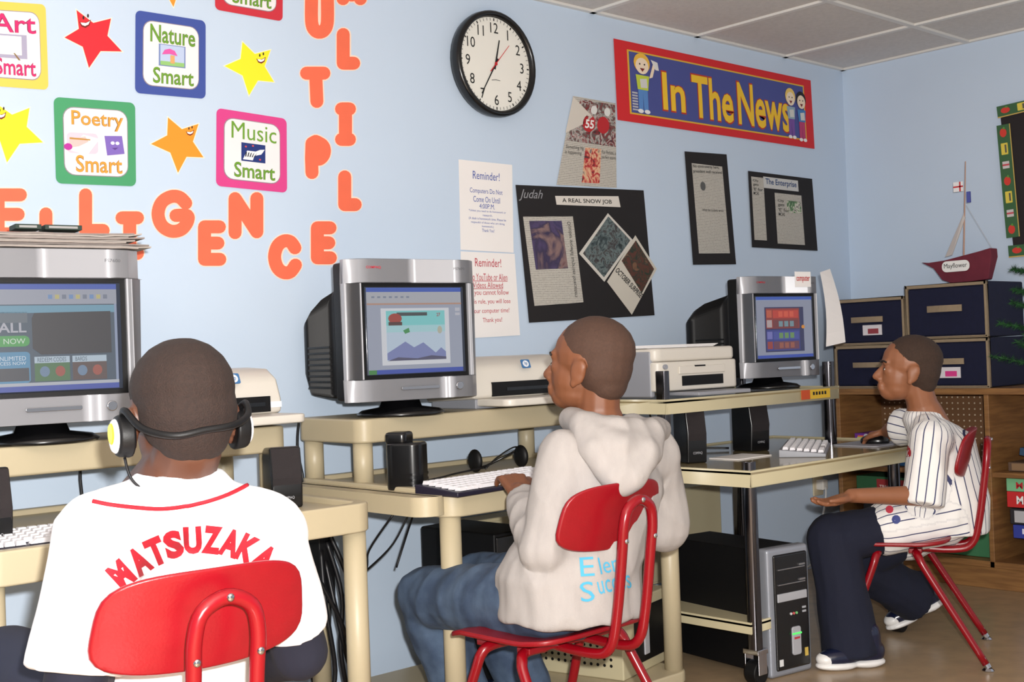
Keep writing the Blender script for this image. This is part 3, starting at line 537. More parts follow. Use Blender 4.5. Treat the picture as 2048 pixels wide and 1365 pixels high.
# ================================================================ monitors
def screen_rects(s, kind):
    E_ = .62
    def r(u0, v0, u1, v1, c, l=1, nm='screen_area'): return s.rect(nm, u0, v0, u1, v1, flat(c, E_), l)
    r(0, 0, 1, 1, (150, 165, 195), 1, 'screen_picture'); r(0, 0, 1, .05, (50, 90, 190), 2); r(0, .95, 1, 1, (50, 80, 180), 2)
    if kind == 1:
        r(0, .05, 1, .19, (165, 170, 185), 2); 
        for k in range(9): r(.5+.05*k, .1, .53+.05*k, .14, ((110, 150, 200), (200, 190, 120), (120, 130, 150))[k % 3], 3)
        r(0, .19, .98, .92, (62, 86, 104), 2); r(0, .2, .98, .27, (110, 165, 190), 3); s.poly('game_panel', [(.4, .27), (.95, .26), (.95, .66), (.44, .66), (.38, .6), (.38, .32)], flat((52, 56, 60), .3), 4)
        r(.0, .26, .35, .36, (95, 110, 120), 3); s.rrect('green_button', -.0, .48, .36, .58, .04, flat((70, 170, 80), E_), 4); s.text('NOW', .18, .505, .33, .555, flat((225, 240, 225), E_), 5)
        s.text('FALL', .1, .36, .34, .45, flat((190, 190, 200), E_), 5, .02); s.rrect('blue_panel', -.0, .63, .36, .92, .03, flat((80, 150, 190), E_), 3); s.text('UNLIMITED', .12, .67, .33, .71, flat((230, 240, 250), E_), 5); s.text('ACCESS NOW', .1, .72, .33, .75, flat((230, 240, 250), E_), 5); r(0, .78, .35, .9, (60, 66, 74), 4)
        for u0, st, c in ((.39, 'REDEEM CODES', (70, 120, 70)), (.66, 'BARDS', (90, 70, 64))):
            r(u0, .68, u0+.25, .74, (190, 210, 225), 4); s.text(st, u0+.02, .69, u0+.02+.017*len(st), .73, flat((50, 80, 100), E_), 5); r(u0, .74, u0+.25, .91, c, 4)
            for k in range(2): s.disc('game_figure', u0+.07+.11*k, .82, .035, .05, flat(((110, 140, 170), (170, 80, 60))[k], E_), 5)
        r(0, .92, 1, .95, (190, 195, 205), 3)
    elif kind == 2:
        r(0, .05, 1, .18, (180, 182, 190), 2); r(0, .18, 1, .2, (190, 150, 130), 3); r(0, .2, 1, .95, (165, 172, 190), 2); r(.14, .24, .86, .9, (226, 228, 234), 3)
        r(.19, .27, .81, .85, (196, 214, 232), 4); r(.19, .27, .81, .44, (130, 214, 214), 5); r(.19, .44, .81, .52, (175, 220, 226), 5)
        s.poly('drawn_mountains', [(.19, .76), (.28, .7), (.38, .63), (.47, .7), (.57, .645), (.7, .77), (.76, .71), (.81, .76), (.81, .82), (.19, .84)], flat((128, 138, 190), E_), 6); s.poly('drawn_shore', [(.19, .85), (.3, .81), (.5, .83), (.65, .8), (.81, .82), (.81, .85)], flat((80, 80, 110), E_), 7)
        r(.3, .29, .62, .33, (60, 70, 70), 6); s.disc('game_badge', .28, .36, .07, .06, flat((170, 60, 40), E_), 7); r(.21, .4, .35, .44, (80, 40, 30), 8); s.disc('balloon', .75, .5, .025, .045, flat((190, 190, 170), E_), 7); s.poly('drawn_plane', [(.36, .5), (.42, .47), (.43, .52), (.38, .54)], flat((60, 150, 80), E_), 7); s.text('27', .72, .3, .76, .34, flat((170, 40, 50), E_), 7, .02)
        r(0, .95, .08, 1, (60, 140, 60), 3); r(.93, .24, .98, .28, (200, 200, 210), 4); r(.93, .3, .98, .33, (200, 200, 210), 4)
        for k in range(7): r(.05+.06*k, .1, .08+.06*k, .12, (130, 140, 160), 3)
    else:
        r(0, .06, 1, .95, (150, 155, 175), 2); r(.14, .17, .84, .9, (40, 44, 90), 3)
        r(.16, .19, .76, .52, (150, 50, 40), 4); r(.16, .54, .76, .88, (50, 60, 140), 4)
        for j, (v0, c) in enumerate(((.22, (200, 60, 40)), (.38, (120, 50, 50)), (.57, (70, 80, 160)), (.73, (110, 60, 80)))):
            r(.28, v0, .74, v0+.13, c, 5)
            for k in range(3): r(.38+.1*k, v0+.02, .45+.1*k, v0+.11, ((225, 90, 60), (120, 150, 160), (110, 150, 90), (160, 90, 70))[j], 6)
            r(.17, v0, .26, v0+.12, ((200, 90, 60), (190, 170, 170), (120, 120, 190), (160, 60, 50))[j], 5)
        s.disc('orange_ball', .82, .5, .03, .03, flat((230, 150, 40), E_), 6)
def monitor(loc, rz, label, kind, sc=1, logo=True):
    t = thing('crt_monitor', label, 'monitor', loc, rz, 'silver tube monitors on the shelves'); t.scale = (sc, sc, sc)
    W, H, z0 = .205, .385, .045
    MB().lathe([(.12, 0), (.125, .006), (.11, .016), (.06, .024), (.05, .05)], 32).build('base', m_gls, t, smooth=True)
    # bezel: frame with bowed sides
    mb = MB(); prof = []
    n = 14
    def yb(x): a = abs(x)/W; return -.115+(.035*max(0, (a-.72)/.28)**2)
    outer = [(-W+2*W*k/n) for k in range(n+1)]
    hw, hz0, hz1 = .168, .105, .365
    for k in range(n):
        xa, xb = outer[k], outer[k+1]
        for (za, zb) in ((z0, z0+hz0-.045), (z0+hz1-.045, z0+H)):
            mb.add([(xa, yb(xa), za), (xb, yb(xb), za), (xb, yb(xb), zb), (xa, yb(xa), zb), (xa, -.06, za), (xb, -.06, za), (xb, -.06, zb), (xa, -.06, zb)], [(0, 1, 2, 3), (7, 6, 5, 4), (3, 2, 6, 7), (1, 0, 4, 5), (0, 3, 7, 4), (2, 1, 5, 6)])
    for sx in (-1, 1):
        xsq = [sx*hw+(sx*(W-hw))*k/6 for k in range(7)]
        for k in range(6):
            xa, xb = xsq[k], xsq[k+1]; za, zb = z0+hz0-.045, z0+hz1-.045
            mb.add([(xa, yb(xa), za), (xb, yb(xb), za), (xb, yb(xb), zb), (xa, yb(xa), zb), (xa, -.06, za), (xb, -.06, za), (xb, -.06, zb), (xa, -.06, zb)], [(0, 1, 2, 3), (7, 6, 5, 4), (3, 2, 6, 7), (1, 0, 4, 5), (0, 3, 7, 4), (2, 1, 5, 6)])
    bz = mb.build('bezel', m_sil, t, .0015)
    mb = MB(); zc0, zc1 = z0+hz0-.045, z0+hz1-.045
    mb.b2(-hw, hw, -.1, -.085, zc0, zc1); mb.build('screen_surround', m_blk, t)
    MB().b2(-hw+.012, hw-.012, -.104, -.098, zc0+.01, zc1-.01).build('screen_glass', mat('screen_glass', (40, 46, 60), .08, spec=.6), t, .002)
    s = Sheet([wm(t) @ V(p) for p in ((-hw+.016, -.1045, zc1-.013), (hw-.022, -.1045, zc1-.013), (hw-.022, -.1045, zc0+.013), (-hw+.016, -.1045, zc0+.013))], wm(t).to_3x3() @ V((0, -1, 0)), t); screen_rects(s, kind)
    MB().prism(rrect(-.06, .06, z0+.028, z0+.038, .004), .1165, .1195, Matrix.Rotation(R(90), 4, 'X')).build('button_bar', m_chr, bz, .001)
    MB().cyl((.125, -.114, z0+.033), (.125, -.121, z0+.033), .012, n=20).build('power_button', m_chr, bz, .002)
    if logo:
        f = Sheet([wm(t) @ V(p) for p in ((-.155, -.1155, z0+H-.02), (-.11, -.1155, z0+H-.02), (-.11, -.1155, z0+H-.028), (-.155, -.1155, z0+H-.028))], wm(t).to_3x3() @ V((0, -1, 0)), t); f.text('COMPAQ', 0, 0, 1, 1, flat((190, 40, 60)), 1, .02)
        f = Sheet([wm(t) @ V(p) for p in ((.12, -.1155, z0+H-.022), (.155, -.1155, z0+H-.022), (.155, -.1155, z0+H-.029), (.12, -.1155, z0+H-.029))], wm(t).to_3x3() @ V((0, -1, 0)), t); f.text('FS7600', 0, 0, 1, 1, flat((90, 90, 95)), 1)
    MB().b2(-W+.006, W-.006, -.07, -.0, z0+.004, z0+H-.006).build('collar', m_blk, t, .008)
    hb = MB(); rings = [(-.0, W-.012, z0+.01, z0+H-.02), (.06, W-.016, z0+.01, z0+H-.06), (.21, W-.03, z0+.016, z0+H-.085), (.3, W-.055, z0+.075, z0+H-.11)]
    for a, b in zip(rings, rings[1:]):
        vs = []
        for y, hwx, za, zb in (a, b):
            c4 = .05; vs += [(-hwx, y, za), (hwx, y, za), (hwx, y, zb-c4), (hwx-c4, y, zb), (-hwx+c4, y, zb), (-hwx, y, zb-c4)]
        hb.add(vs, [(i, (i+1) % 6, 6+(i+1) % 6, 6+i) for i in range(6)]+[(5, 4, 3, 2, 1, 0), (6, 7, 8, 9, 10, 11)])
    h_ = hb.build('rear_housing', m_blk, t, .012)
    for k in range(9): MB().b2(-W+.035, W-.035, .09+.013*k, .096+.013*k, z0+.02, z0+.135-.006*k).build('vent_rib', m_blk, h_) if False else None
    for k in range(8):   # louvres on the sides of the housing
        zz = z0+.04+.016*k
        for sx in (-1, 1): MB().box((sx*(W-.02), .12, zz), (.012, .17, .006), rz=sx*R(5)).build('vent_rib', m_blk, h_, .001)
    return t
monitor((1.085, 2.77, .836), R(-8), 'left silver tube monitor with newspapers piled on top', 1)
monitor((2.095, 2.76, .836), R(-8), 'middle silver tube monitor showing a mountain game', 2)
monitor((3.69, 2.66, .836), R(-9), 'right silver tube monitor with a computer card on top', 3, .93)
# card and paper on the right monitor
MC3 = Matrix.Translation((3.69, 2.66, .836)) @ Matrix.Rotation(R(-9), 4, 'Z') @ Matrix.Scale(.93, 4)
cp = MC3 @ V((.09, -.118, .41))
cr_ = thing('word_card', 'white card with red word computer leaning on the right monitor', 'card', cp, R(-9))
MB().b2(-.04, .04, -.002, 0, -.02, .035).build('card', wht, cr_)
s = Sheet([wm(cr_) @ V(p) for p in ((-.034, -.002, .02), (.034, -.002, .02), (.034, -.002, -.005), (-.034, -.002, -.005))], wm(cr_).to_3x3() @ V((0, -1, 0)), cr_); s.text('computer', 0, 0, 1, 1, flat((190, 50, 50)), 1, .02)
a_, b_, c_, d_ = PD(1640, 545, 4.50), PD(1660, 538, 4.57), PD(1691, 685, 4.55), PD(1652, 694, 4.49)
pp = MB(); n = 6
for k in range(n):
    t0, t1_ = k/n, (k+1)/n; q = lambda t, s_: (a_.lerp(d_, t) if s_ == 0 else b_.lerp(c_, t))+V((0, -.012*math.sin(t*math.pi), 0))
    pp.add([q(t0, 0), q(t0, 1), q(t1_, 1), q(t1_, 0)]+[p+V((.0015, .001, 0)) for p in (q(t0, 0), q(t0, 1), q(t1_, 1), q(t1_, 0))], [(0, 1, 2, 3), (7, 6, 5, 4), (0, 3, 7, 4), (1, 5, 6, 2)])
tag(pp.build('paper_sheet', wht, origin=a_), 'white sheet of paper hanging from the right side of the right monitor', 'paper')
# pile of newspapers on the left monitor
MM1 = Matrix.Translation((1.085, 2.77, .836)) @ Matrix.Rotation(R(-8), 4, 'Z')
rnd = random.Random(3)
for k in range(9):
    mb = MB(); hx = .2+rnd.uniform(-.02, .02); n = 12; dx = rnd.uniform(-.02, .035); dy = rnd.uniform(-.01, .02); z = .432+.0038*k
    top = []; 
    for i in range(n+1):
        x = -hx+2*hx*i/n+dx; e = max(0, (x-.12))*.5*rnd.uniform(.3, 1)
        top.append((x, z+rnd.uniform(0, .0015)+e*.12*(k/6)-(.02*max(0, x-.17) if k < 3 else 0)))
    for i in range(n):
        (xa, za), (xb, zb) = top[i], top[i+1]
        mb.add([MM1 @ V(p) for p in ((xa, -.11+dy, za), (xb, -.11+dy, zb), (xb, .14+dy, zb), (xa, .14+dy, za), (xa, -.11+dy, za+.0035), (xb, -.11+dy, zb+.0035), (xb, .14+dy, zb+.0035), (xa, .14+dy, za+.0035))], [(3, 2, 1, 0), (4, 5, 6, 7), (0, 1, 5, 4), (2, 3, 7, 6), (0, 4, 7, 3), (1, 2, 6, 5)])
    tag(mb.build('newspaper', mat('newsprint_edge%d' % (k % 3), ((160, 150, 144), (178, 168, 160), (140, 130, 126))[k % 3], .9, var=.12, vs=60), origin=MM1 @ V((0, 0, z))), ('lowest folded newspaper, lying on the left monitor' if k == 0 else 'topmost folded newspaper, under the green cartridges' if k == 8 else 'folded newspaper inside the pile on the left monitor'), 'newspaper', 'newspapers piled on the left monitor')
for k, (x, wd, lab) in enumerate(((-.035, .055, 'short dark green cartridge on the newspaper pile'), (.04, .08, 'longer dark green cartridge on the newspaper pile'))):
    t = thing('game_cartridge', lab, 'cartridge', MM1 @ V((x, -.06, .474)), R(-8)); MB().b2(-wd/2, wd/2, -.03, .03, 0, .011).build('case', flat((36, 52, 44)), t, .001); MB().b2(-wd/2+.008, wd/2-.01, -.031, -.029, .003, .008).build('printed_edge', flat((150, 150, 150)), t)
# ================================================================ printers
m_pr = mat('printer_beige', (214, 208, 198), .4, var=.02); m_prg = mat('printer_grey', (150, 152, 160), .45)
def printer(loc, rz, label, dim, style):
    t = thing('printer', label, 'printer', loc, rz, 'printers on the shelves'); W, D_, H = dim
    if style == 'deskjet':
        pf = [(-.5*D_, .03), (-.5*D_, .45*H), (-.42*D_, .8*H), (-.25*D_, .97*H), (.1*D_, H), (.4*D_, .9*H), (.5*D_, .6*H), (.5*D_, .02)]
        M_ = Matrix(((0, 0, 1, 0), (1, 0, 0, 0), (0, 1, 0, 0), (0, 0, 0, 1)))
        MB().prism(pf, -W/2, W/2, M_).build('cover', m_pr, t, .012, seg=3)
        MB().b2(-W*.33, W*.36, -.5*D_-.004, -.3*D_, .035, .5*H).build('paper_slot', m_blk, t); MB().b2(-W*.2, W*.3, -.5*D_-.006, -.4*D_, .05, .06).build('slot_bar', m_gls, t)
        MB().prism(rrect(-W*.44, W*.44, -.5*D_-.13, -.3*D_, .03), .008, .03).build('output_tray', m_pr, t, .005); MB().b2(-W*.46, W*.46, -.45*D_, .45*D_, 0, .03).build('foot', m_prg, t, .004)
        MB().b2(W*.36, W*.48, -.5*D_-.003, -.49*D_, .3*H, .4*H).build('name_plate', flat((235, 238, 245)), t)
        M2 = wm(t); s = Sheet([M2 @ V(p) for p in ((-.018, -.44*D_-.006, .83*H+.012), (.018, -.44*D_-.006, .83*H+.012), (.018, -.475*D_-.008, .83*H-.014), (-.018, -.475*D_-.008, .83*H-.014))], M2.to_3x3() @ V((0, -1, .4)), t)
        s.rrect('maker_badge', 0, 0, 1, 1, .15, flat((60, 110, 160)), 3); s.disc('badge_disc', .5, .5, .33, .38, flat((225, 230, 238)), 4); s.text('hp', .36, .25, .64, .75, flat((60, 110, 160)), 5, .02)
    else:
        MB().prism(rrect(-W/2, W/2, -D_/2, D_/2, .03), .02, H*.72).build('body', m_pr, t, .006); MB().prism(rrect(-W/2, W/2-.0, -D_/2+.01, D_/2, .03), H*.72, H).build('lid', m_pr, t, .01)
        MB().b2(-W/2-.003, -W/2+.02, -D_/2+.03, D_/2-.02, .0, H*.95).build('side_panel', m_prg, t, .008)
        MB().b2(-W*.22, W*.28, -D_/2-.003, -D_/2+.06, .035, H*.42).build('paper_slot', m_blk, t); MB().b2(-W*.3, W*.34, -D_/2-.1, -D_/2+.05, .004, .016).build('output_tray', m_prg, t, .003)
        MB().b2(-W*.26, W*.3, -D_/2-.006, -D_/2, H*.46, H*.62).build('door_panel', m_pr, t, .002); MB().b2(-.03, .02, -D_/2-.008, -D_/2-.004, H*.6, H*.63).build('door_grip', m_blk, t)
        MB().cyl((-W*.42, -D_/2+.002, H*.62), (-W*.42, -D_/2-.008, H*.62), .008).build('button', m_prg, t); MB().b2(-W*.45, -W*.38, -D_/2-.003, -D_/2, H*.2, H*.38).build('card_slot_label', flat((240, 240, 242)), t); MB().b2(-W*.43, -W*.4, -D_/2-.004, -D_/2, H*.24, H*.3).build('card_slot', m_blk, t)
        mb = MB(); 
        for k in range(4): mb.b2(-.2+.01*k, .13+.012*k, -.1+.004*k, .12, H+.001+.0025*k, H+.003+.0025*k)
        mb.build('stacked_sheets', wht, t)
    return t
printer((1.555, 2.86, .836), R(6), 'beige printer behind the seated boy with yellow headphones', (.3, .22, .15), 'deskjet')
printer((2.56, 2.85, .836), R(-2), 'beige inkjet printer beside the middle monitor with badge', (.42, .24, .155), 'deskjet')
printer((3.2, 2.72, .836), R(-3), 'white all-in-one printer with grey side and sheets on top', (.4, .3, .16), 'aio')
# ================================================================ speakers
def speaker(loc, rz, label, h=.16, w=.075, d=.1):
    t = thing('speaker', label, 'speaker', loc, rz, 'small black desktop speakers')
    pf = [(-d/2, 0), (-d/2-.006, h*.5), (-d/2+.01, h), (d*.35, h*.97), (d/2, h*.8), (d/2, 0)]
    MB().prism(pf, -w/2, w/2, Matrix(((0, 0, 1, 0), (1, 0, 0, 0), (0, 1, 0, 0), (0, 0, 0, 1)))).build('cabinet', m_gls, t, .006)
    MB().prism([(-d/2-.003, h*.33), (-d/2-.008, h*.5), (-d/2+.007, h*.97), (-d/2+.011, h*.97), (-d/2, h*.33)], -w/2+.004, w/2-.004, Matrix(((0, 0, 1, 0), (1, 0, 0, 0), (0, 1, 0, 0), (0, 0, 0, 1)))).build('grille', mat('speaker_cloth', (36, 30, 32), .9, bump=.5, bs=900), t)
    M2 = wm(t); s = Sheet([M2 @ V(p) for p in ((-.016, -d/2-.004, h*.2), (.016, -d/2-.004, h*.2), (.016, -d/2-.003, h*.15), (-.016, -d/2-.003, h*.15))], M2.to_3x3() @ V((0, -1, 0)), t); s.text('COMPAQ', 0, 0, 1, 1, flat((170, 170, 175)), 2)
    return t
speaker((1.57, 2.545, .652), R(-20), 'black speaker on the left table beside the boy in white jersey', .145)
speaker((.86, 2.5, .652), R(0), 'black speaker at the far left edge of the left table')
t = thing('speaker', 'rounded glossy black speaker under the middle monitor', 'speaker', (1.95, 2.55, .652), R(30), 'small black desktop speakers')
MB().prism(rrect(-.042, .042, -.05, .05, .03, 8), 0, .125).build('cabinet', m_gls, t, .008, seg=3); MB().prism(rrect(-.034, .034, -.01, .05, .015), .12, .152).build('top_grip', m_gls, t, .008); 
for k in range(3): MB().prism(rrect(-.0435, .0435, -.0515, .0, .03, 8), .012+.014*k, .018+.014*k).build('ring', m_gls, t, .002)
for k in range(4): MB().box((.03, -.04, .03+.022*k), (.006, .008, .009), rz=R(45)).build('port', flat((200, 200, 205)), t)
speaker((2.62, 2.56, .652), R(0), 'black speaker half hidden behind the hooded boy'); speaker((3.09, 2.54, .624), R(-25), 'black speaker left on the metal cart behind the chrome post', .19, .07); speaker((3.52, 2.62, .624), R(-12), 'black speaker right on the metal cart under the right monitor', .185, .085)
# ================================================================ keyboards, mouse, headset
m_key = mat('key_white', (224, 222, 226), .4, var=.02); m_kb = mat('keyboard_dark', (30, 26, 44), .4)
kme = None
def keyboard(loc, rz, label, mk, mb_, cols=18):
    global kme
    t = thing('keyboard', label, 'keyboard', loc, rz, 'desktop keyboards'); W, D_ = .43, .15
    MB().prism([(-D_/2, 0), (-D_/2, .012), (D_/2, .026), (D_/2, 0)], -W/2, W/2, Matrix(((0, 0, 1, 0), (1, 0, 0, 0), (0, 1, 0, 0), (0, 0, 0, 1)))).build('case', mb_, t, .003)
    if kme is None:
        o = MB().box((0, 0, .004), (.0185, .0185, .009), taper=.78).build('key', m_key, t); kme = o.data; bpy.data.objects.remove(o)
    for j in range(6):
        y = -.058+.0225*j; z = .013+.014*(y+.075)/.15
        k = 0; x = -.2
        while x < .2:
            wd = 1
            if j == 0 and 3 <= k < 4: wd = 6
            elif k == 0: wd = 1+.25*(5-j)/5
            elif j in (1, 2) and k == 12: wd = 1.6
            o = bpy.data.objects.new('key', kme if mk is m_key else kme); C.objects.link(o); o.parent = t; o.location = (x+.0105*wd, y, z); o.scale = (wd+.0*wd, 1, 1)
            x += .0208*wd+(.006 if k in (12, 15) else 0); k += 1
    return t
keyboard((1.03, 2.43, .652), R(-4), 'white-keyed keyboard left of the boy in white jersey', m_key, m_kb)
keyboard((2.11, 2.39, .652), R(6), 'white-keyed dark keyboard under the hooded boy hand', m_key, m_kb)
keyboard((3.56, 2.42, .624), R(31), 'grey keyboard on the metal cart beside the mouse pad', m_key, m_prg)
pd = thing('mouse_pad', 'grey mouse pad at the right end of the metal cart', 'mouse pad', (3.9, 2.38, .6245)); MB().prism(rrect(-.11, .11, -.09, .09, .02), 0, .004).build('pad', flat((150, 150, 158)), pd)
ms = thing('computer_mouse', 'black computer mouse under the pinstriped boy hand', 'mouse', (3.9, 2.36, .6285), R(20)); MB().ell((0, 0, .008), (.03, .052, .026)).build('shell', m_gls, ms, smooth=True); MB().cyl((-.004, .03, .026), (.004, .03, .026), .008).build('wheel', m_prg, ms)
hs = thing('headset', 'black wire headset lying behind the middle keyboard', 'headset', (2.42, 2.72, .652), R(-5))
for sx in (-1, 1): MB().ell((sx*.085, 0, .035), (.014, .032, .034)).build('ear_pad', m_blk, hs, smooth=True)
MB().tube([(-.085, .01, .05), (-.05, .05, .012), (0, .07, .008), (.05, .05, .03), (.085, .01, .055)], .004, 6, sm=6).build('headband', m_gls, hs, smooth=True)
MB().tube([(.085, 0, .06), (.04, -.02, .065), (-.02, -.02, .04), (-.07, -.03, .012)], .0025, 6, sm=6).build('microphone_arm', m_gls, hs, smooth=True)
tag(MB().b2(-.09, .09, -.06, .06, 0, .003).build('paper_sheet', wht, origin=None), 'loose white paper lying on the metal cart shelf', 'paper').location = (3.3, 2.5, .6245)
# ================================================================ cables
cab = mat('black_cable', (16, 16, 20), .4)
def cable(pts, label, r=.004): return tag(MB().tube(pts, r, 6, sm=5).build('cable', cab, smooth=True), label, 'cable', 'black cables under and on the tables')
cable([(1.93, 3.03, .82), (1.93, 3.04, .74), (1.94, 3.03, .6), (1.9, 3.04, .3), (1.95, 3.03, .06)], 'black cable hanging behind the left post of the middle table')
cable([(1.99, 3.03, .83), (2.0, 3.04, .7), (2.02, 3.03, .4), (2.0, 3.03, .06)], 'second black cable hanging beside the left post of the middle table')
cable([(1.86, 2.5, .6), (1.87, 2.62, .5), (1.95, 2.75, .42), (1.93, 2.8, .3), (1.85, 2.7, .2)], 'thin black cable looping below the front edge of the middle table', .003)
cable([(2.0, 2.6, .6), (1.97, 2.65, .5), (1.95, 2.75, .42)], 'thin black cable dropping from under the middle shelf', .003)
cable([(1.78, 2.75, .45), (1.86, 2.75, .3), (1.95, 2.8, .12), (2.0, 2.82, .06)], 'thick black cable slanting down to the middle tray', .006)
cable([(2.03, 2.62, .6), (2.05, 2.7, .5), (2.03, 2.72, .42)], 'short black cable end under the middle table', .003)
cable([(2.0, 2.6, .66), (2.12, 2.62, .665), (2.2, 2.66, .665), (2.35, 2.7, .668)], 'black cable from the glossy speaker across the shelf', .003)
cable([(1.05, 2.6, .66), (1.15, 2.66, .672), (1.22, 2.74, .69), (1.28, 2.74, .675), (1.36, 2.72, .668)], 'black headset cable bunched behind the left keyboard', .003)
cable([(1.0, 2.56, .66), (1.1, 2.6, .672), (1.2, 2.7, .68), (1.25, 2.75, .69), (1.24, 2.76, .71)], 'black twin cable behind the left keyboard', .003)
cable([(1.29, 3.02, .78), (1.28, 3.03, .72), (1.3, 3.02, .5)], 'black cable hanging behind the boy in white jersey', .004)
cable([(3.3, 2.95, .79), (3.29, 2.94, .7), (3.3, 2.9, .635), (3.42, 2.8, .635), (3.5, 2.7, .632)], 'black cable curling on the metal cart shelf', .004)
cable([(3.36, 2.95, .79), (3.38, 2.94, .7), (3.42, 2.9, .64)], 'second black cable hanging behind the metal cart', .004)
cable([(3.1, 2.9, .58), (3.2, 2.85, .5), (3.23, 2.8, .4), (3.25, 2.7, .38)], 'black cable dropping behind the computer tower', .005)
cable([(2.5, 3.0, .4), (2.62, 2.98, .2), (2.7, 2.95, .06)], 'thick black cable behind the red chair seat', .006)
ps = thing('power_strip', 'black power strip and cable bundle hanging beside the rear leg between the tables', 'power strip', (1.885, 2.87, 0))
MB().b2(-.025, .025, -.03, .03, .33, .58).build('strip', m_blk, ps, .004)
for k, (dx, pts) in enumerate((((0), [(0, -.03, .5), (.03, -.05, .35), (.02, -.05, .2), (.05, -.04, .06)]), ((0), [(.01, -.03, .52), (.05, -.06, .38), (.06, -.05, .25), (.12, -.04, .06)]), ((0), [(-.02, -.03, .48), (-.03, -.06, .33), (.0, -.05, .15), (-.02, -.04, .06)]), ((0), [(-.01, -.035, .45), (.0, -.07, .3), (.04, -.06, .16), (.1, -.04, .055)]))): MB().tube(pts, .007, 6, sm=5).build('power_cord', cab, ps, smooth=True)
# ================================================================ computers under the tables
tw = thing('computer_tower', 'silver-fronted black computer tower standing by the metal cart', 'computer', (3.0, 2.19, 0), R(-8))
MB().b2(0, .18, .04, .43, .012, .38).build('case', m_blk, tw, .004); fr = MB().b2(0, .18, 0, .045, 0, .386).build('front_frame', mat('silver_bezel', (150, 154, 164), .35, metal=.3), tw, .012, seg=3)
MB().b2(.022, .166, -.006, .01, .02, .366).build('front_panel', m_gls, tw, .006)
for z in (.32, .275): MB().b2(.035, .15, -.009, -.004, z, z+.003).build('drive_slot', m_chr, tw); MB().b2(.125, .15, -.01, -.004, z+.006, z+.012).build('eject_button', m_chr, tw)
MB().b2(.03, .155, -.01, -.004, .225, .25).build('drive_door', m_sil, tw, .002)
for k, c in enumerate(((200, 200, 200), (200, 90, 90), (120, 190, 120))): MB().cyl((.085+.012*k, -.004, .185), (.085+.012*k, -.009, .185), .004, n=10).build('audio_jack', flat(c), tw)
for z in (.183, .195): MB().b2(.135, .15, -.008, -.004, z, z+.006).build('usb_port', m_sil, tw)
MB().prism(rrect(.085, .122, .06, .145, .008), .004, .011, Matrix.Rotation(R(90), 4, 'X')).build('badge_plate', m_sil, tw, .002); MB().b2(.084, .123, -.0125, -.01, .122, .127).build('green_light', flat((70, 220, 90), 1.5), tw); MB().b2(.092, .115, -.012, -.01, .108, .114).build('logo', flat((180, 50, 60)), tw); MB().b2(.03, .045, -.008, -.005, .035, .055).build('sticker', flat((220, 220, 220)), tw); MB().b2(.14, .153, -.008, -.005, .05, .075).build('sticker', flat((200, 170, 80)), tw)
bc = thing('beige_cabinet', 'low beige metal cabinet with slot pulls against the wall behind the cart', 'cabinet', (2.9, 3.04, 0))
MB().b2(-.35, .95, -.02, .07, .12, .46).build('body', m_met, bc, .004)
for x0, x1 in ((-.34, .3), (.305, .94)): MB().b2(x0, x1, -.026, -.018, .13, .45).build('door_panel', m_met, bc, .002); MB().b2((x0+x1)/2-.09, (x0+x1)/2+.05, -.029, -.025, .34, .346).build('slot', m_blk, bc); MB().b2((x0+x1)/2-.06, (x0+x1)/2-.03, -.031, -.025, .335, .35).build('latch', m_blk, bc)
for x in (-.3, .9): MB().b2(x-.02, x+.02, 0, .06, 0, .12).build('leg', m_met, bc)
t = thing('computer_tower', 'black computer tower on the tray under the middle table', 'computer', (2.405, 2.85, .05), R(3)); MB().b2(-.09, .09, -.2, .12, 0, .43).build('case', m_blk, t, .006); MB().b2(-.085, .085, -.206, -.198, .01, .42).build('front_panel', m_gls, t, .004); MB().b2(-.05, .05, -.209, -.204, .34, .35).build('drive_slot', m_sil, t)
t = thing('computer_case', 'beige perforated computer case on the tray behind the red chair', 'computer', (2.68, 2.58, .05), R(14)); MB().b2(-.15, .15, -.16, .16, 0, .22).build('case', m_met, t, .005); MB().b2(-.08, .12, -.165, -.158, .03, .19).build('front_panel', m_blk, t, .003); MB().b2(-.03, .0, -.169, -.163, .05, .18).build('silver_trim', m_sil, t, .002)
hp = MB()
for i in range(12):
    for j in range(9): hp.cyl((-.151, -.12+.022*i, .04+.018*j), (-.1505, -.12+.022*i, .04+.018*j), .005, n=6)
hp.build('vent_holes', m_blk, t)['kind'] = 'stuff'
# ================================================================ model ship, tree
sh = thing('model_ship', 'maroon paper model ship with mast and white flag on the bins', 'ship', (4.78, 2.47, 1.215), R(90))
hull = [(-.155, .1), (-.13, .095), (-.05, .1), (.1, .125), (.15, .135), (.152, .1), (.13, .01), (-.02, 0), (-.07, .02), (-.1, .07)]
m_mar = mat('maroon_felt', (110, 34, 52), .8, var=.12, vs=30)
mb = MB(); M_ = Matrix(((1, 0, 0, 0), (0, 0, 1, 0), (0, 1, 0, 0), (0, 0, 0, 1)))
hb = MB(); 
for sgn in (1,):
    k = len(hull); vs = [(-x, -.03*(1 if z > .05 else .6), z) for x, z in hull]+[(-x, .03*(1 if z > .05 else .6), z) for x, z in hull]
    hb.add(vs, [tuple(range(k)), tuple(range(2*k-1, k-1, -1))]+[(i, k+i, k+(i+1) % k, (i+1) % k) for i in range(k)])
hb.build('hull', m_mar, sh, .006)
MB().prism(rrect(-.06, .06, .05, .095, .02), .0305, .0325, Matrix(((-1, 0, 0, 0), (0, 0, 1, 0), (0, 1, 0, 0), (0, 0, 0, 1)))).build('name_label', flat((240, 240, 238)), sh)
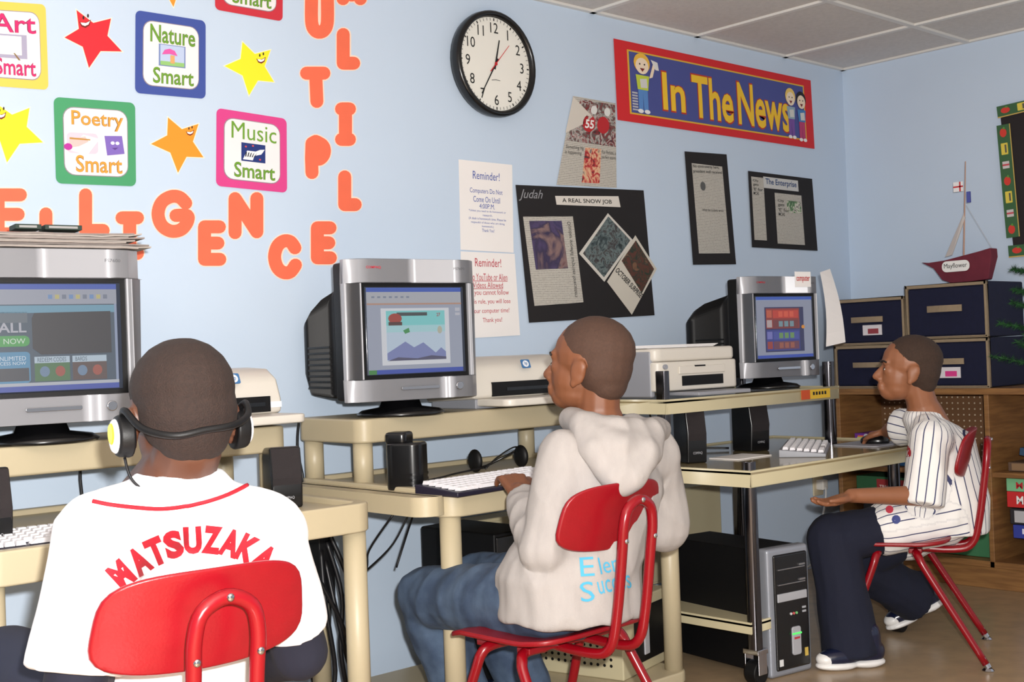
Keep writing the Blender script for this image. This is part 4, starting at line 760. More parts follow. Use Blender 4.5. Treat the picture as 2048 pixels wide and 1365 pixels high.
s = Sheet([wm(sh) @ V(p) for p in ((.05, .033, .085), (-.05, .033, .085), (-.05, .033, .06), (.05, .033, .06))], wm(sh).to_3x3() @ V((0, 1, 0)), sh); s.text('Mayflower', 0, 0, 1, 1, ink, 1)
MB().cyl((-.02, 0, .1), (-.045, 0, .5), .0035, .002, 8).build('mast', mat('mast_wood', (190, 150, 130), .7), sh)
MB().add([(-.03, .002, .29), (-.035, .002, .27), (.02, .02, .12), (.055, .012, .115), (-.03, -.002, .29), (-.035, -.002, .27), (.02, .016, .12), (.055, .008, .115)], [(0, 1, 2, 3), (7, 6, 5, 4), (0, 3, 7, 4), (1, 5, 6, 2)]).build('sail', flat((196, 190, 188)), sh)
fg = MB().b2(-.03, .012, -.001, .001, .38, .42).build('flag', flat((240, 240, 242)), sh)
MB().b2(-.03, .012, .001, .002, .397, .403).build('flag_cross', flat((200, 40, 50)), sh); MB().b2(-.02, -.014, .001, .002, .38, .42).build('flag_cross', flat((200, 40, 50)), sh)
MB().b2(-.06, -.045, -.004, .004, .33, .375).build('pennant', flat((80, 90, 170)), sh); MB().cyl((-.04, 0, .32), (-.145, 0, .13), .0008, n=5).build('rigging', flat((170, 170, 175)), sh)
tr = thing('artificial_tree', 'small dark green artificial fir at the right photo edge', 'tree', (4.6, 2.08, .79))
MB().cyl((0, 0, 0), (0, 0, .5), .012, .006).build('stem', mat('stem_brown', (80, 60, 40), .9), tr); rn = random.Random(5)
m_fir = mat('fir_needles', (24, 66, 34), .6, c2=(44, 96, 48), vs=50)
for k in range(16):
    a = k*2.4; z = .06+.027*k; L = .16*(1-z/.62)+.03; mb = MB(); p0 = V((0, 0, z)); d = V((math.cos(a), math.sin(a), .25)); 
    for j in range(260):
        q = p0+d*L*rn.uniform(.1, 1); e = (d*.4+V((rn.uniform(-1, 1), rn.uniform(-1, 1), rn.uniform(-1, 1)))).normalized()*rn.uniform(.018, .03); w_ = e.orthogonal().normalized()*.0022
        mb.add([q-w_, q+w_, q+e], [(0, 1, 2)])
    mb.tube([p0, p0+d*L], .0025, 5); mb.build('branch', m_fir, tr)
# ================================================================ red school chairs
def make_chair(label, group):
    t = thing('school_chair', label, 'chair', (0, 0, 0), 0, group)
    # seat: dished shell
    def shell(nm, f, nx, ny, th, nrm):
        mb = MB(); top = [[V(f(i/nx*2-1, j/ny*2-1)) for j in range(ny+1)] for i in range(nx+1)]; n = V(nrm)*th
        idx = lambda i, j: i*(ny+1)+j; N = (nx+1)*(ny+1)
        vs = [p for r_ in top for p in r_]+[p-n for r_ in top for p in r_]; fs = []
        for i in range(nx):
            for j in range(ny):
                fs.append((idx(i, j), idx(i+1, j), idx(i+1, j+1), idx(i, j+1))); fs.append((N+idx(i, j+1), N+idx(i+1, j+1), N+idx(i+1, j), N+idx(i, j)))
        for i in range(nx): fs.append((idx(i+1, 0), idx(i, 0), N+idx(i, 0), N+idx(i+1, 0))); fs.append((idx(i, ny), idx(i+1, ny), N+idx(i+1, ny), N+idx(i, ny)))
        for j in range(ny): fs.append((idx(0, j), idx(0, j+1), N+idx(0, j+1), N+idx(0, j))); fs.append((idx(nx, j+1), idx(nx, j), N+idx(nx, j), N+idx(nx, j+1)))
        return mb.add(vs, fs).build(nm, m_red, t, .004, True)
    def sq(u, v, e=5):   # square to rounded square
        k = (abs(u)**e+abs(v)**e)**(1/e) or 1; m_ = max(abs(u), abs(v)); return u*m_/k, v*m_/k
    def fseat(u, v):
        a, b = sq(u, v); return (a*.185, b*.175+.02, .374-.012*(1-a*a)*(1-b*b)-.02*max(0, b-.6)/.4+.02*max(0, -b-.5)*(1))
    shell('seat', fseat, 14, 14, .012, (0, 0, 1))
    def fback(u, v):
        a, b = sq(u, v, 4); z = .64+b*.068+.01*math.cos(a*1.5)*(-1 if b < 0 else .3); return (a*(.162-.01*b), -.212-.032*(1-a*a)+.02-.02*b, z)
    bk = shell('backrest', fback, 18, 10, .011, (0, -1, 0))
    # moulded rim and dimples on the back
    rim = [V(fback(*p)) + V((0, .012-.018, 0)) for p in [(math.cos(q), math.sin(q)) for q in []]]
    U = []
    for sx in (-1,): pass
    pts = [(-.048, .13, .35), (-.048, -.02, .341), (-.048, -.16, .336), (-.048, -.215, .356), (-.048, -.238, .43), (-.048, -.258, .56), (-.048, -.266, .62), (-.036, -.27, .658), (0, -.271, .674), (.036, -.27, .658), (.048, -.266, .62), (.048, -.258, .56), (.048, -.238, .43), (.048, -.215, .356), (.048, -.16, .336), (.048, -.02, .341), (.048, .13, .35)]
    MB().tube(pts, .0115, 12, sm=4).build('back_tube', m_redm, t, smooth=True)
    for x, z, y in ((-.048, .59, -.273), (.048, .59, -.273), (0, .674, -.283)): MB().ell((x, y, z), (.006, .004, .006), nu=10, nv=6).build('bolt', m_chr, t, smooth=True)
    MB().b2(-.15, .15, -.07, -.03, .337, .352).build('seat_bracket', m_redm, t, .003); MB().b2(-.15, .15, .06, .1, .337, .352).build('seat_bracket', m_redm, t, .003)
    for sx in (-1, 1):
        for y0, y1 in ((.06, .18), (-.05, -.24)):
            l = MB().tube([(sx*.08, y0, .341), (sx*.14, y0, .341), (sx*.165, y0+(y1-y0)*.06, .325), (sx*.175, y0+(y1-y0)*.2, .275), (sx*.2, y1, .02)], lambda q: .0125-.003*max(0, q-.5), 12, sm=5).build('leg', m_redm, t, smooth=True)
            d = V((sx*.025, (y1-y0)*.8, -.27)).normalized(); p = V((sx*.2, y1, .02)); MB().cyl(p-d*.02, p+d*.012, .0105, .0105, 12).build('ferrule', m_chr, l); MB().lathe([(.016, 0), (.018, .004), (.012, .01)], 12, Matrix.Translation((sx*.202, y1+(y1-y0)*.03, 0))).build('glide', m_chr, l)
    return t
GC = 'red school chairs the boys sit on'
ch1 = make_chair('red school chair under the boy in the white lettered jersey', GC); ch1.location = (.874, 1.812, 0); ch1.rotation_euler.z = R(-4)
ch2 = copy_tree(ch1); ch2['label'] = 'red school chair under the boy in the grey hooded sweatshirt'; ch2.location = (1.965, 2.04, 0); ch2.rotation_euler.z = R(2)
ch3 = copy_tree(ch1); ch3['label'] = 'red school chair under the boy in the pinstriped jersey'; ch3.location = (3.55, 2.07, 0); ch3.rotation_euler.z = R(27)
# ================================================================ people
def ring_pts(c, r, n=12, M=None):
    return [V(c)+((M @ V(p)) if M else V(p))*r for p in [(math.sin(t)*math.cos(a), math.sin(t)*math.sin(a), math.cos(t)) for t in [math.pi*j/8 for j in range(9)] for a in [2*math.pi*i/n for i in range(n)]]]
def blob(name, shapes, voxel, m, parent, smooth=4, post=None):
    """one continuous surface grown over tapered limbs, ellipsoids and lofts"""
    bm = bmesh.new()
    def hull(pts):
        b2 = bmesh.new(); vs = [b2.verts.new(p) for p in pts]; bmesh.ops.remove_doubles(b2, verts=b2.verts, dist=1e-5)
        r_ = bmesh.ops.convex_hull(b2, input=b2.verts); junk = [e for e in r_['geom_interior']+r_['geom_unused'] if isinstance(e, bmesh.types.BMVert)]
        bmesh.ops.delete(b2, geom=list(set(junk)), context='VERTS'); me = bpy.data.meshes.new('h'); b2.to_mesh(me); b2.free(); bm.from_mesh(me); bpy.data.meshes.remove(me)
    for s in shapes:
        if s[0] == 'c': hull(ring_pts(s[1], s[3])+ring_pts(s[2], s[4]))
        elif s[0] == 'H': hull([q for p, r_ in s[1] for q in ring_pts(p, r_)])
        elif s[0] == 'k':
            q = (V(s[2])-V(s[1])).to_track_quat('Z', 'Y').to_matrix(); hull([V(p)+q @ V((r_*math.cos(a), r_*math.sin(a), 0)) for p, r_ in ((s[1], s[3]), (s[2], s[4])) for a in [i*.3927 for i in range(16)]])
        elif s[0] == 'e':
            M = s[3] if len(s) > 3 else Matrix.Identity(3)
            hull([V(s[1])+M @ V((p[0]*s[2][0], p[1]*s[2][1], p[2]*s[2][2])) for p in [(math.sin(t)*math.cos(a), math.sin(t)*math.sin(a), math.cos(t)) for t in [math.pi*j/10 for j in range(11)] for a in [2*math.pi*i/18 for i in range(18)]]])
        elif s[0] == 'l':   # loft of ellipses (centre, rx, ry), rx along the sideways axis
            yaw = s[2]; rt = V((math.sin(yaw), -math.cos(yaw), 0)); fw = V((math.cos(yaw), math.sin(yaw), 0)); n = 24; secs = s[1]
            for a, b in zip(secs, secs[1:]):
                hull([V(c)+rt*rx*math.cos(t)+fw*ry*math.sin(t)+V((0, 0, dz)) for c, rx, ry in (a, b) for t in [2*math.pi*i/n for i in range(n)] for dz in (0,)])
    me = bpy.data.meshes.new(name); bm.to_mesh(me); bm.free()
    o = bpy.data.objects.new(name, me); C.objects.link(o)
    r_ = o.modifiers.new('r', 'REMESH'); r_.mode = 'VOXEL'; r_.voxel_size = voxel
    sm = o.modifiers.new('s', 'SMOOTH'); sm.factor = .5; sm.iterations = smooth
    bpy.context.view_layer.update()
    me2 = bpy.data.meshes.new_from_object(o.evaluated_get(bpy.context.evaluated_depsgraph_get()))
    o.modifiers.clear(); o.data = me2; bpy.data.meshes.remove(me); me2.name = name
    if post: post(me2)
    inv = wm(parent).inverted()
    for v in me2.vertices: v.co = inv @ v.co
    me2.materials.clear(); me2.materials.append(m)
    for p in me2.polygons: p.use_smooth = True
    o.parent = parent; return o
def folds(amp, f=(9, 9, 4), seed=0, amp2=0):
    def go(me):
        me.update(); ns = [v.normal.copy() for v in me.vertices]
        for v, n in zip(me.vertices, ns):
            p = v.co; d = noise.noise(V((p.x*f[0]+seed, p.y*f[1], p.z*f[2])))
            d2 = noise.noise(V((p.x*26+seed, p.y*26, p.z*12+5)))
            v.co += n*(amp*(1-abs(d)*2.2)*.8+amp2*d2)
    return go
def head_shapes(c, yaw, pitch=0, s=1):
    """skull, face, jaw, nose, lips and ears; local x right, y forward, z up"""
    M = (Matrix.Rotation(yaw-math.pi/2, 4, 'Z') @ Matrix.Rotation(-pitch, 4, 'X')).to_3x3(); c = V(c)
    P = lambda x, y, z: c+M @ V((x*s, y*s, z*s)); E = lambda x, y, z, a, b, d: ('e', P(x, y, z), (a*s, b*s, d*s), M)
    sk = [E(0, -.006, .018, .076, .094, .083), E(0, .03, -.035, .06, .058, .075), E(0, .05, -.088, .036, .036, .03), E(0, .03, -.07, .052, .05, .045),
          ('c', P(0, .085, -.012), P(0, .102, -.043), .008*s, .0125*s), ('c', P(-.012, .093, -.05), P(.012, .093, -.05), .008*s, .008*s),
          ('c', P(-.016, .085, -.071), P(.016, .085, -.071), .009*s, .009*s), ('c', P(-.014, .083, -.081), P(.014, .083, -.081), .009*s, .009*s),
          ('c', P(-.032, .075, .008), P(.032, .075, .008), .013*s, .013*s), E(-.03, .066, -.02, .018, .018, .018), E(.03, .066, -.02, .018, .018, .018)]
    for sx in (-1, 1): sk += [E(sx*.077, -.004, -.022, .009, .02, .03), E(sx*.082, -.012, -.01, .006, .014, .018), E(sx*.076, .004, -.048, .007, .01, .012)]
    hair = [E(0, -.014, .03, .0785, .093, .079), E(0, -.035, -.005, .0755, .068, .075), E(0, -.05, -.04, .058, .045, .05)]
    return sk, hair, P, M
def hand_shapes(w, d, up, side, L=.155, curl=(.25, .35, .3), spread=.16, thumb_out=1.0):
    """palm from wrist w along d, back of hand towards up; five fingers of unequal length; side +1 puts the thumb to d x up"""
    d = V(d).normalized(); up = V(up); up = (up-d*up.dot(d)).normalized(); x = d.cross(up)*side; k = L/.17; out = []
    w = V(w); pal = .078*k
    kn = [w+d*pal*(1.0-.05*abs(i-1.2))+x*((1.5-i)*.0185*k) for i in range(4)]
    for p in kn: out.append(('c', w+x*((p-w).dot(x)*.55), p, .0145*k, .0115*k))
    for i, (p, l) in enumerate(zip(kn, (.066, .073, .068, .053))):
        dd = (d+x*(1.5-i)*spread*.6).normalized(); q = p; uu = up.copy(); r0 = .0098*k
        for j, (fr, cu) in enumerate(zip((.46, .3, .24), curl)):
            ax = dd.cross(uu).normalized(); rot = Matrix.Rotation(-cu, 3, ax); dd = (rot @ dd).normalized(); uu = (rot @ uu).normalized(); q2 = q+dd*l*fr*k; out.append(('c', q, q2, r0, r0*.92)); r0 *= .92; q = q2
    t0 = w+x*.018*k+d*.018*k; t1 = t0+(x*.75*thumb_out+d*.8-up*.25).normalized()*.036*k; t2 = t1+(x*.35*thumb_out+d-up*.2).normalized()*.03*k; t3 = t2+(d-up*.25).normalized()*.022*k
    out += [('c', t0, t1, .014*k, .0115*k), ('c', t1, t2, .0115*k, .0098*k), ('c', t2, t3, .0098*k, .008*k)]
    return out
def person(label, loc): return thing('person', label, 'person', loc, 0, 'boys working at the computers')
def skin(nm, c): return mat(nm, c, .5, var=.08, vs=30, bump=.05, bs=250)
def eyes(P, M, par, s=1):
    for sx in (-1, 1):
        e = MB(); e.ell(P(sx*.03, .0735, -.016), (.011*s, .0105*s, .006*s)); o = e.build('eye', mat('eye_white', (225, 220, 214), .25), par, world=True, smooth=True)
        MB().ell(P(sx*.03, .0805, -.016), (.0055*s, .0045*s, .0055*s)).build('iris', flat((24, 16, 14)), o, world=True, smooth=True)
        MB().tube([P(sx*.014, .089, .006), P(sx*.03, .089, .011), P(sx*.046, .08, .007)], .0028, 6, sm=3).build('eyebrow', flat((30, 22, 20)), par, world=True, smooth=True)
def cast(o, px, py, off=.0015):
    """point on a garment seen along a photo pixel"""
    d = ray(px, py).normalized(); inv = wm(o).inverted(); b = BV[o.name]
    h, n, i, t = b.ray_cast(inv @ V((0, 0, CH)), inv.to_3x3() @ d)
    if h is None: return None
    return wm(o) @ (h+n*off)
BV = {}
def bvh(o): BV[o.name] = BVHTree.FromPolygons([v.co for v in o.data.vertices], [tuple(p.vertices) for p in o.data.polygons])
def sew_text(o, st, cx, cy, w, h, ang, m, name='lettering', bold=.03, cell=.12, off=.0018):
    """lettering sewn on a garment: outline cut into small pieces that follow the cloth"""
    vs, fs, asp = text2d(st, bold); bm = bmesh.new(); q = [bm.verts.new((x*w-w/2, y*h-h/2, 0)) for x, y in vs]
    for f in fs:
        try: bm.faces.new([q[i] for i in f])
        except ValueError: pass
    for _ in range(3):
        es = [e for e in bm.edges if e.calc_length() > h*cell*1.6]
        if es: bmesh.ops.subdivide_edges(bm, edges=es, cuts=1)
        bmesh.ops.triangulate(bm, faces=bm.faces)
    ca, sa = math.cos(ang), math.sin(ang); bad = []
    for v in bm.verts:
        x, y = v.co.x, v.co.y; p = cast(o, cx+x*ca-y*sa*-1*-1, cy-(x*sa+y*ca), off) if False else cast(o, cx+x*ca-y*sa, cy-(x*sa+y*ca), off)
        if p is None: bad.append(v)
        else: v.co = wm(o).inverted() @ p
    if bad: bmesh.ops.delete(bm, geom=bad, context='VERTS')
    me = bpy.data.meshes.new(name); bm.to_mesh(me); bm.free(); me.materials.append(m); k = bpy.data.objects.new(name, me); C.objects.link(k); k.parent = o; return k
def sew_line(o, px, r, m, name):
    pts = [cast(o, *p, .001) for p in px]; pts = [p for p in pts if p is not None]
    return MB().tube(pts, r, 6).build(name, m, o, world=True, smooth=True)
def interp(pts, n=10): return [(p.x, p.y) for p in smooth_path([(a, b, 0) for a, b in pts], n)]
def shoe(par, heel, toe, w=.045, h=.07):
    heel, toe = V(heel), V(toe); d = (toe-heel).normalized(); L = (toe-heel).length; up = V((0, 0, 1)); up = (up-d*up.dot(d)).normalized(); x = d.cross(up)
    M = Matrix((x, d, up)).transposed(); P = lambda a, b, c: heel+d*a*L+x*b+up*c
    navy = mat('navy_patent', (20, 26, 52), .2, spec=.7); white = mat('shoe_white', (232, 230, 228), .35)
    up_ = blob('shoe_upper', [('e', P(.25, 0, .045), (w*.82, L*.27, .045), M), ('e', P(.66, 0, .034), (w*.86, L*.32, .03), M), ('c', P(.2, 0, .05), P(.22, 0, .1), .036, .038), ('c', P(.4, 0, .06), P(.62, 0, .04), .03, .028)], .005, navy, par, 3)
    blob('sole', [('e', P(.26, 0, .014), (w*.95, L*.28, .017), M), ('e', P(.68, 0, .013), (w*1.0, L*.33, .016), M), ('k', P(.25, 0, .002), P(.25, 0, .022), w*.8, w*.82), ('k', P(.62, 0, .002), P(.62, 0, .022), w*.85, w*.85)], .005, white, par, 2)
    blob('toe_cap', [('e', P(.84, 0, .032), (w*.72, L*.15, .022), M)], .004, white, par, 2)
    for k in range(4): MB().tube([P(.42+.07*k, -.022, .078-.009*k), P(.44+.07*k, 0, .088-.009*k), P(.42+.07*k, .022, .078-.009*k)], .0028, 5, sm=3).build('lace', white, up_, world=True, smooth=True)
# ---------------------------------------------------------------- boy in the white lettered jersey
hd = PD(362, 819, 1.89); p1 = person('boy with yellow headphones in white jersey lettered in red', (.9, 1.8, 0)); ty = R(66)
sk, hr, P, M = head_shapes(hd, R(80), R(6), 1.0)
nb = PD(358, 950, 1.89); pel = V((.9, 1.86, .45)); che = V((.905, 1.83, .69))
Ls, Rs = PD(205, 1078, 1.80), PD(535, 1070, 1.93); Le, Re = PD(150, 1370, 1.75), PD(600, 1305, 2.0)
Lw, Rw = PD(215, 1340, 2.02), PD(520, 1330, 2.15); f1 = V((math.cos(ty), math.sin(ty), 0)); x1 = V((math.sin(ty), -math.cos(ty), 0))
hipL, hipR = pel-x1*.07, pel+x1*.07; kL, kR = hipL+V((-.03, .36, .03)), hipR+V((.05, .34, .03)); aL, aR = kL+V((0, .02, -.38)), kR+V((0, .02, -.38))
sh1 = sk+[('c', P(0, -.03, -.06), nb, .05, .054), ('c', nb, che+V((0, 0, .06)), .06, .09), ('c', che, pel, .085, .09), ('c', Ls, Le, .042, .034), ('c', Le, Lw, .034, .024), ('c', Rs, Re, .042, .034), ('c', Re, Rw, .034, .024), ('c', Ls, che, .045, .07), ('c', Rs, che, .045, .07),
      ('c', hipL, kL, .07, .05), ('c', hipR, kR, .07, .05), ('c', kL, aL, .05, .035), ('c', kR, aR, .05, .035)]
sh1 += hand_shapes(Lw, f1, (0, 0, 1), 1)+hand_shapes(Rw, f1, (0, 0, 1), -1)
S1 = skin('skin_deep_brown', (84, 50, 34)); blob('body', sh1, .0045, S1, p1)
blob('hair', hr, .005, mat('hair_black_short', (40, 24, 18), .85, var=.25, vs=160, bump=1.0, bs=420), p1, 3); eyes(P, M, p1)
jw = mat('jersey_white', (240, 240, 243), .8, var=.015, bump=.12, bs=700)
jz = lambda c, z: V((c.x, c.y, z))
j1 = blob('jersey', [('l', [(jz(pel, .4), .155, .115), (jz(pel, .52), .155, .112), (jz(che, .66), .17, .118), (jz(che, .755), .155, .1), (nb+V((0, 0, -.025)), .085, .07), (nb+V((0, 0, .004)), .064, .06)], ty), ('c', che+V((0, 0, .05)), Ls, .09, .07), ('c', che+V((0, 0, .05)), Rs, .09, .066), ('c', nb-V((0, 0, .05)), Ls+V((0, 0, .01)), .055, .06), ('c', nb-V((0, 0, .05)), Rs+V((0, 0, .01)), .055, .056),
      ('k', Ls+V((0, 0, .02)), PD(148, 1345, 1.745), .066, .07), ('k', Rs+V((0, 0, .01)), PD(590, 1258, 1.985), .058, .056)], .006, jw, p1, 8, folds(.004, (7, 7, 3), 2, .002))
blob('undershirt_sleeve', [('c', Ls, Le, .045, .046), ('c', Le, Lw, .044, .034)], .006, mat('navy_knit', (18, 19, 36), .9), p1, 3); blob('undershirt_sleeve', [('c', Rs, Re, .045, .047), ('c', Re, Rw, .045, .034)], .006, MATS['navy_knit'], p1, 3)
jeans_d = mat('dark_trousers', (30, 34, 54), .9, var=.1); blob('trousers', [('c', pel+V((0, 0, -.01)), pel+V((0, .05, -.01)), .085, .085), ('c', hipL, kL, .08, .064), ('c', hipR, kR, .08, .064), ('c', kL, aL, .062, .055), ('c', kR, aR, .062, .055)], .007, jeans_d, p1, 4, folds(.004))
for a in (aL, aR): shoe(p1, V((a.x, a.y-.05, .0)), V((a.x, a.y+.15, .0)))
bvh(j1); rdl = mat('jersey_red_felt', (164, 12, 32), .8, var=.04)
for ch, cx, cy, an in (('M', 241, 1150, 42), ('A', 277, 1122, 34), ('T', 310, 1103, 24), ('S', 346, 1089, 14), ('U', 385, 1081, 4), ('Z', 424, 1080, -6), ('A', 461, 1086, -17), ('K', 496, 1098, -27), ('A', 528, 1117, -36)): sew_text(j1, ch, cx, cy, 38, 56, R(an), rdl, bold=.06)
sew_line(j1, interp([(186, 1004), (220, 1011), (265, 1016), (315, 1019), (360, 1015), (410, 1004), (460, 988), (494, 972)]), .0035, rdl, 'neck_piping')
# headphones
hp_ = thing('headphones', 'black behind-the-neck headphones with a yellow and white ear disc', 'headphones', hd)
cupL, cupR = P(-.09, .0, -.035), P(.09, .0, -.035)
for c_, sx in ((cupL, -1), (cupR, 1)):
    cu = MB(); ax = M @ V((sx, 0, 0)); cu.cyl(c_-ax*.012, c_+ax*.012, .034, .031, 20); e = cu.build('ear_cup', m_blk, hp_, .005, world=True)
    MB().cyl(c_+ax*.011, c_+ax*.0165, .027, .024, 20).build('ear_disc', mat('disc_white', (232, 232, 235), .3), e, .002, world=True)
    MB().cyl(c_+ax*.0155+M @ V((0, .004, .004)), c_+ax*.0185+M @ V((0, .004, .004)), .017, .015, 16).build('yellow_dot', mat('disc_yellow', (236, 220, 40), .3), e, .001, world=True)
MB().tube([cupL+M @ V((0, -.005, .03)), P(-.093, -.03, .0), P(-.08, -.07, -.03), P(-.045, -.105, -.045), P(0, -.112, -.04), P(.045, -.105, -.035), P(.08, -.07, -.02), P(.093, -.03, .002), cupR+M @ V((0, -.005, .03))], .0055, 8, sm=6).build('neckband', m_blk, hp_, smooth=True, world=True)
MB().tube([cupL+M @ V((0, 0, -.033)), P(-.085, -.01, -.1), P(-.06, -.02, -.14), P(-.06, .05, -.2)], .0022, 6, sm=5).build('cord', cab, hp_, smooth=True, world=True)
# ---------------------------------------------------------------- boy in the hooded sweatshirt
hd = PD(1180, 724, 2.84); p2 = person('boy in pale grey hooded sweatshirt and blue jeans', (1.97, 1.95, 0)); ty = R(96)
sk, hr, P, M = head_shapes(hd, R(112), R(-9), 1.0)
nb = PD(1198, 846, 2.84); pel = V((1.975, 2.0, .45)); che = PD(1205, 985, 2.82)
Ls, Rs = PD(1132, 915, 2.75), PD(1303, 915, 2.93); Le = PD(1094, 1095, 2.68); Re = PD(1325, 1050, 2.97)
Lw = PD(1038, 985, 2.93); Rw = V((2.38, 2.33, .70)); hand_t = PD(1008, 922, 3.06)
x2 = V((math.sin(ty), -math.cos(ty), 0)); hipL, hipR = pel-x2*.075+V((0, 0, -.01)), pel+x2*.075+V((0, 0, -.01))
kL, kR = PD(852, 1195, 3.15), PD(962, 1160, 3.26); aL, aR = V((kL.x+.09, kL.y-.03, .11)), V((kR.x+.1, kR.y-.05, .11))
sh2 = sk+[('c', P(0, -.03, -.055), nb, .048, .05), ('c', nb, che, .06, .09), ('c', che, pel, .085, .09), ('c', Ls, Le, .042, .034), ('c', Le, Lw, .034, .024), ('c', Rs, Re, .042, .034), ('c', Re, Rw, .034, .024), ('c', hipL, kL, .07, .05), ('c', hipR, kR, .07, .05), ('c', kL, aL, .05, .034), ('c', kR, aR, .05, .034)]
sh2 += hand_shapes(Lw, hand_t-Lw, (0, 0, 1), 1, .155, (.5, .5, .3))+hand_shapes(Rw, (0, .8, -.1), (0, 0, 1), -1)
S2 = skin('skin_brown', (120, 73, 47)); blob('body', sh2, .0045, S2, p2)
blob('hair', hr, .005, mat('hair_shaved_brown', (74, 50, 38), .8, var=.2, vs=200, bump=.6, bs=500), p2, 3); eyes(P, M, p2)
hg = mat('sweatshirt_grey', (164, 158, 155), .9, var=.06, vs=60, bump=.3, bs=500, stretch=(1, 1, .3))
bot = PD(1150, 1235, 2.75)
h2 = blob('sweatshirt', [('l', [(V((pel.x, pel.y-.01, .40)), .175, .16), (V((pel.x, pel.y-.01, .5)), .175, .155), (V((che.x, che.y, .66)), .165, .12), (V((che.x, che.y, .77)), .15, .1), (nb+V((0, 0, -.03)), .09, .08)], ty), ('c', che+V((0, 0, .05)), Ls, .08, .06), ('c', che+V((0, 0, .05)), Rs, .085, .068), ('c', nb-V((0, 0, .05)), Ls+V((0, 0, .015)), .05, .05), ('c', nb-V((0, 0, .05)), Rs+V((0, 0, .015)), .05, .055),
      ('c', Ls, Le, .06, .06), ('c', Le, Le.lerp(Lw, .55), .058, .05), ('k', Le.lerp(Lw, .5), Le.lerp(Lw, .86), .05, .036), ('c', Rs, Re, .064, .062), ('c', Re, Re.lerp(Rw, .6), .058, .05), ('k', Re.lerp(Rw, .55), Re.lerp(Rw, .97), .05, .036)], .006, hg, p2, 8, folds(.009, (13, 13, 6), 11, .003))
hw_ = lambda *a: [(PD(x, y, D), r_) for x, y, D, r_ in a]
blob('hood', [('H', hw_((1165, 852, 2.755, .03), (1300, 868, 2.80, .03), (1185, 900, 2.70, .03), (1300, 905, 2.74, .03), (1238, 895, 2.69, .03))), ('H', hw_((1190, 900, 2.69, .03), (1295, 905, 2.72, .03), (1225, 955, 2.665, .028), (1265, 955, 2.675, .028), (1244, 972, 2.665, .024))),
  ('c', PD(1165, 852, 2.76), PD(1142, 838, 2.84), .03, .028), ('c', PD(1142, 838, 2.84), PD(1150, 845, 2.94), .028, .025), ('c', PD(1300, 866, 2.80), PD(1315, 862, 2.9), .032, .03), ('c', PD(1315, 862, 2.9), PD(1262, 850, 2.98), .03, .026), ('c', PD(1165, 850, 2.755), PD(1235, 858, 2.73), .026, .026), ('c', PD(1235, 858, 2.73), PD(1300, 864, 2.8), .026, .028)], .0055, hg, p2, 18, folds(.006, (14, 14, 7), 4, .002))
dj = mat('blue_denim', (74, 92, 116), .9, c2=(52, 68, 92), vs=14, bump=.4, bs=500)
blob('jeans', [('c', pel+V((0, 0, -.02)), pel+V((0, .06, -.02)), .09, .09), ('c', hipL, kL, .088, .075), ('c', hipR, kR, .088, .074), ('c', kL, aL, .074, .068), ('c', kR, aR, .074, .068)], .006, dj, p2, 5, folds(.007, (10, 10, 7), 7, .004))
for a in (aL, aR): shoe(p2, V((a.x-.02, a.y-.06, .052)), V((a.x-.05, a.y+.14, .052)))
bvh(h2); bt = mat('blue_fabric_paint', (70, 160, 196), .8)
for st, cx, cy, w_, h_, an in (('E', 1174, 1134, 28, 38, 4), ('lem', 1222, 1128, 50, 34, 12), ('S', 1174, 1184, 28, 40, 6), ('ucces', 1228, 1170, 66, 26, 12)): sew_text(h2, st, cx, cy, w_, h_, R(an), bt, bold=.0)
# ---------------------------------------------------------------- boy in the pinstriped jersey
hd = PD(1818, 734, 3.93); p3 = person('boy in pinstriped jersey and navy trousers with hand on mouse', (3.56, 2.06, 0)); ty = R(117)
sk, hr, P, M = head_shapes(hd, R(128), R(-8), .97)
nb = PD(1848, 822, 3.94); pel = PD(1893, 1015, 3.93); che = PD(1885, 920, 3.93)
Ls, Rs = PD(1862, 880, 3.80), PD(1850, 868, 4.06); Le = PD(1848, 992, 3.76); Re = V((3.78, 2.2, .70))
Lw = PD(1702, 992, 3.74); Rw = V((3.86, 2.285, .675))
hipL, hipR = PD(1885, 1036, 3.86), PD(1890, 1034, 4.0); kL, kR = PD(1664, 1078, 3.83), PD(1705, 1120, 4.02)
aL = PD(1705, 1300, 3.78); aR = PD(1838, 1203, 4.14)
sh3 = sk+[('c', P(0, -.03, -.055), nb, .046, .05), ('c', nb, che, .055, .08), ('c', che, pel, .08, .085), ('c', Ls, Le, .038, .033), ('c', Le, Lw, .033, .022), ('c', Rs, Re, .038, .033), ('c', Re, Rw, .033, .023), ('c', Ls, che, .04, .06), ('c', Rs, che, .04, .06), ('c', hipL, kL, .065, .05), ('c', hipR, kR, .065, .05), ('c', kL, aL, .045, .033), ('c', kR, aR, .045, .033)]
sh3 += hand_shapes(Lw, PD(1640, 1012, 3.73)-Lw, V((.25, -.1, -1)), 1, .15, (.22, .3, .25))+hand_shapes(Rw, V((.03, .1, -.02)), (0, 0, 1), -1, .14, (.4, .35, .3))
S3 = skin('skin_tan', (142, 91, 62)); blob('body', sh3, .0045, S3, p3)
blob('hair', hr, .005, mat('hair_dark_brown', (62, 44, 34), .85, var=.25, vs=180, bump=.9, bs=450), p3, 3); eyes(P, M, p3, .97)
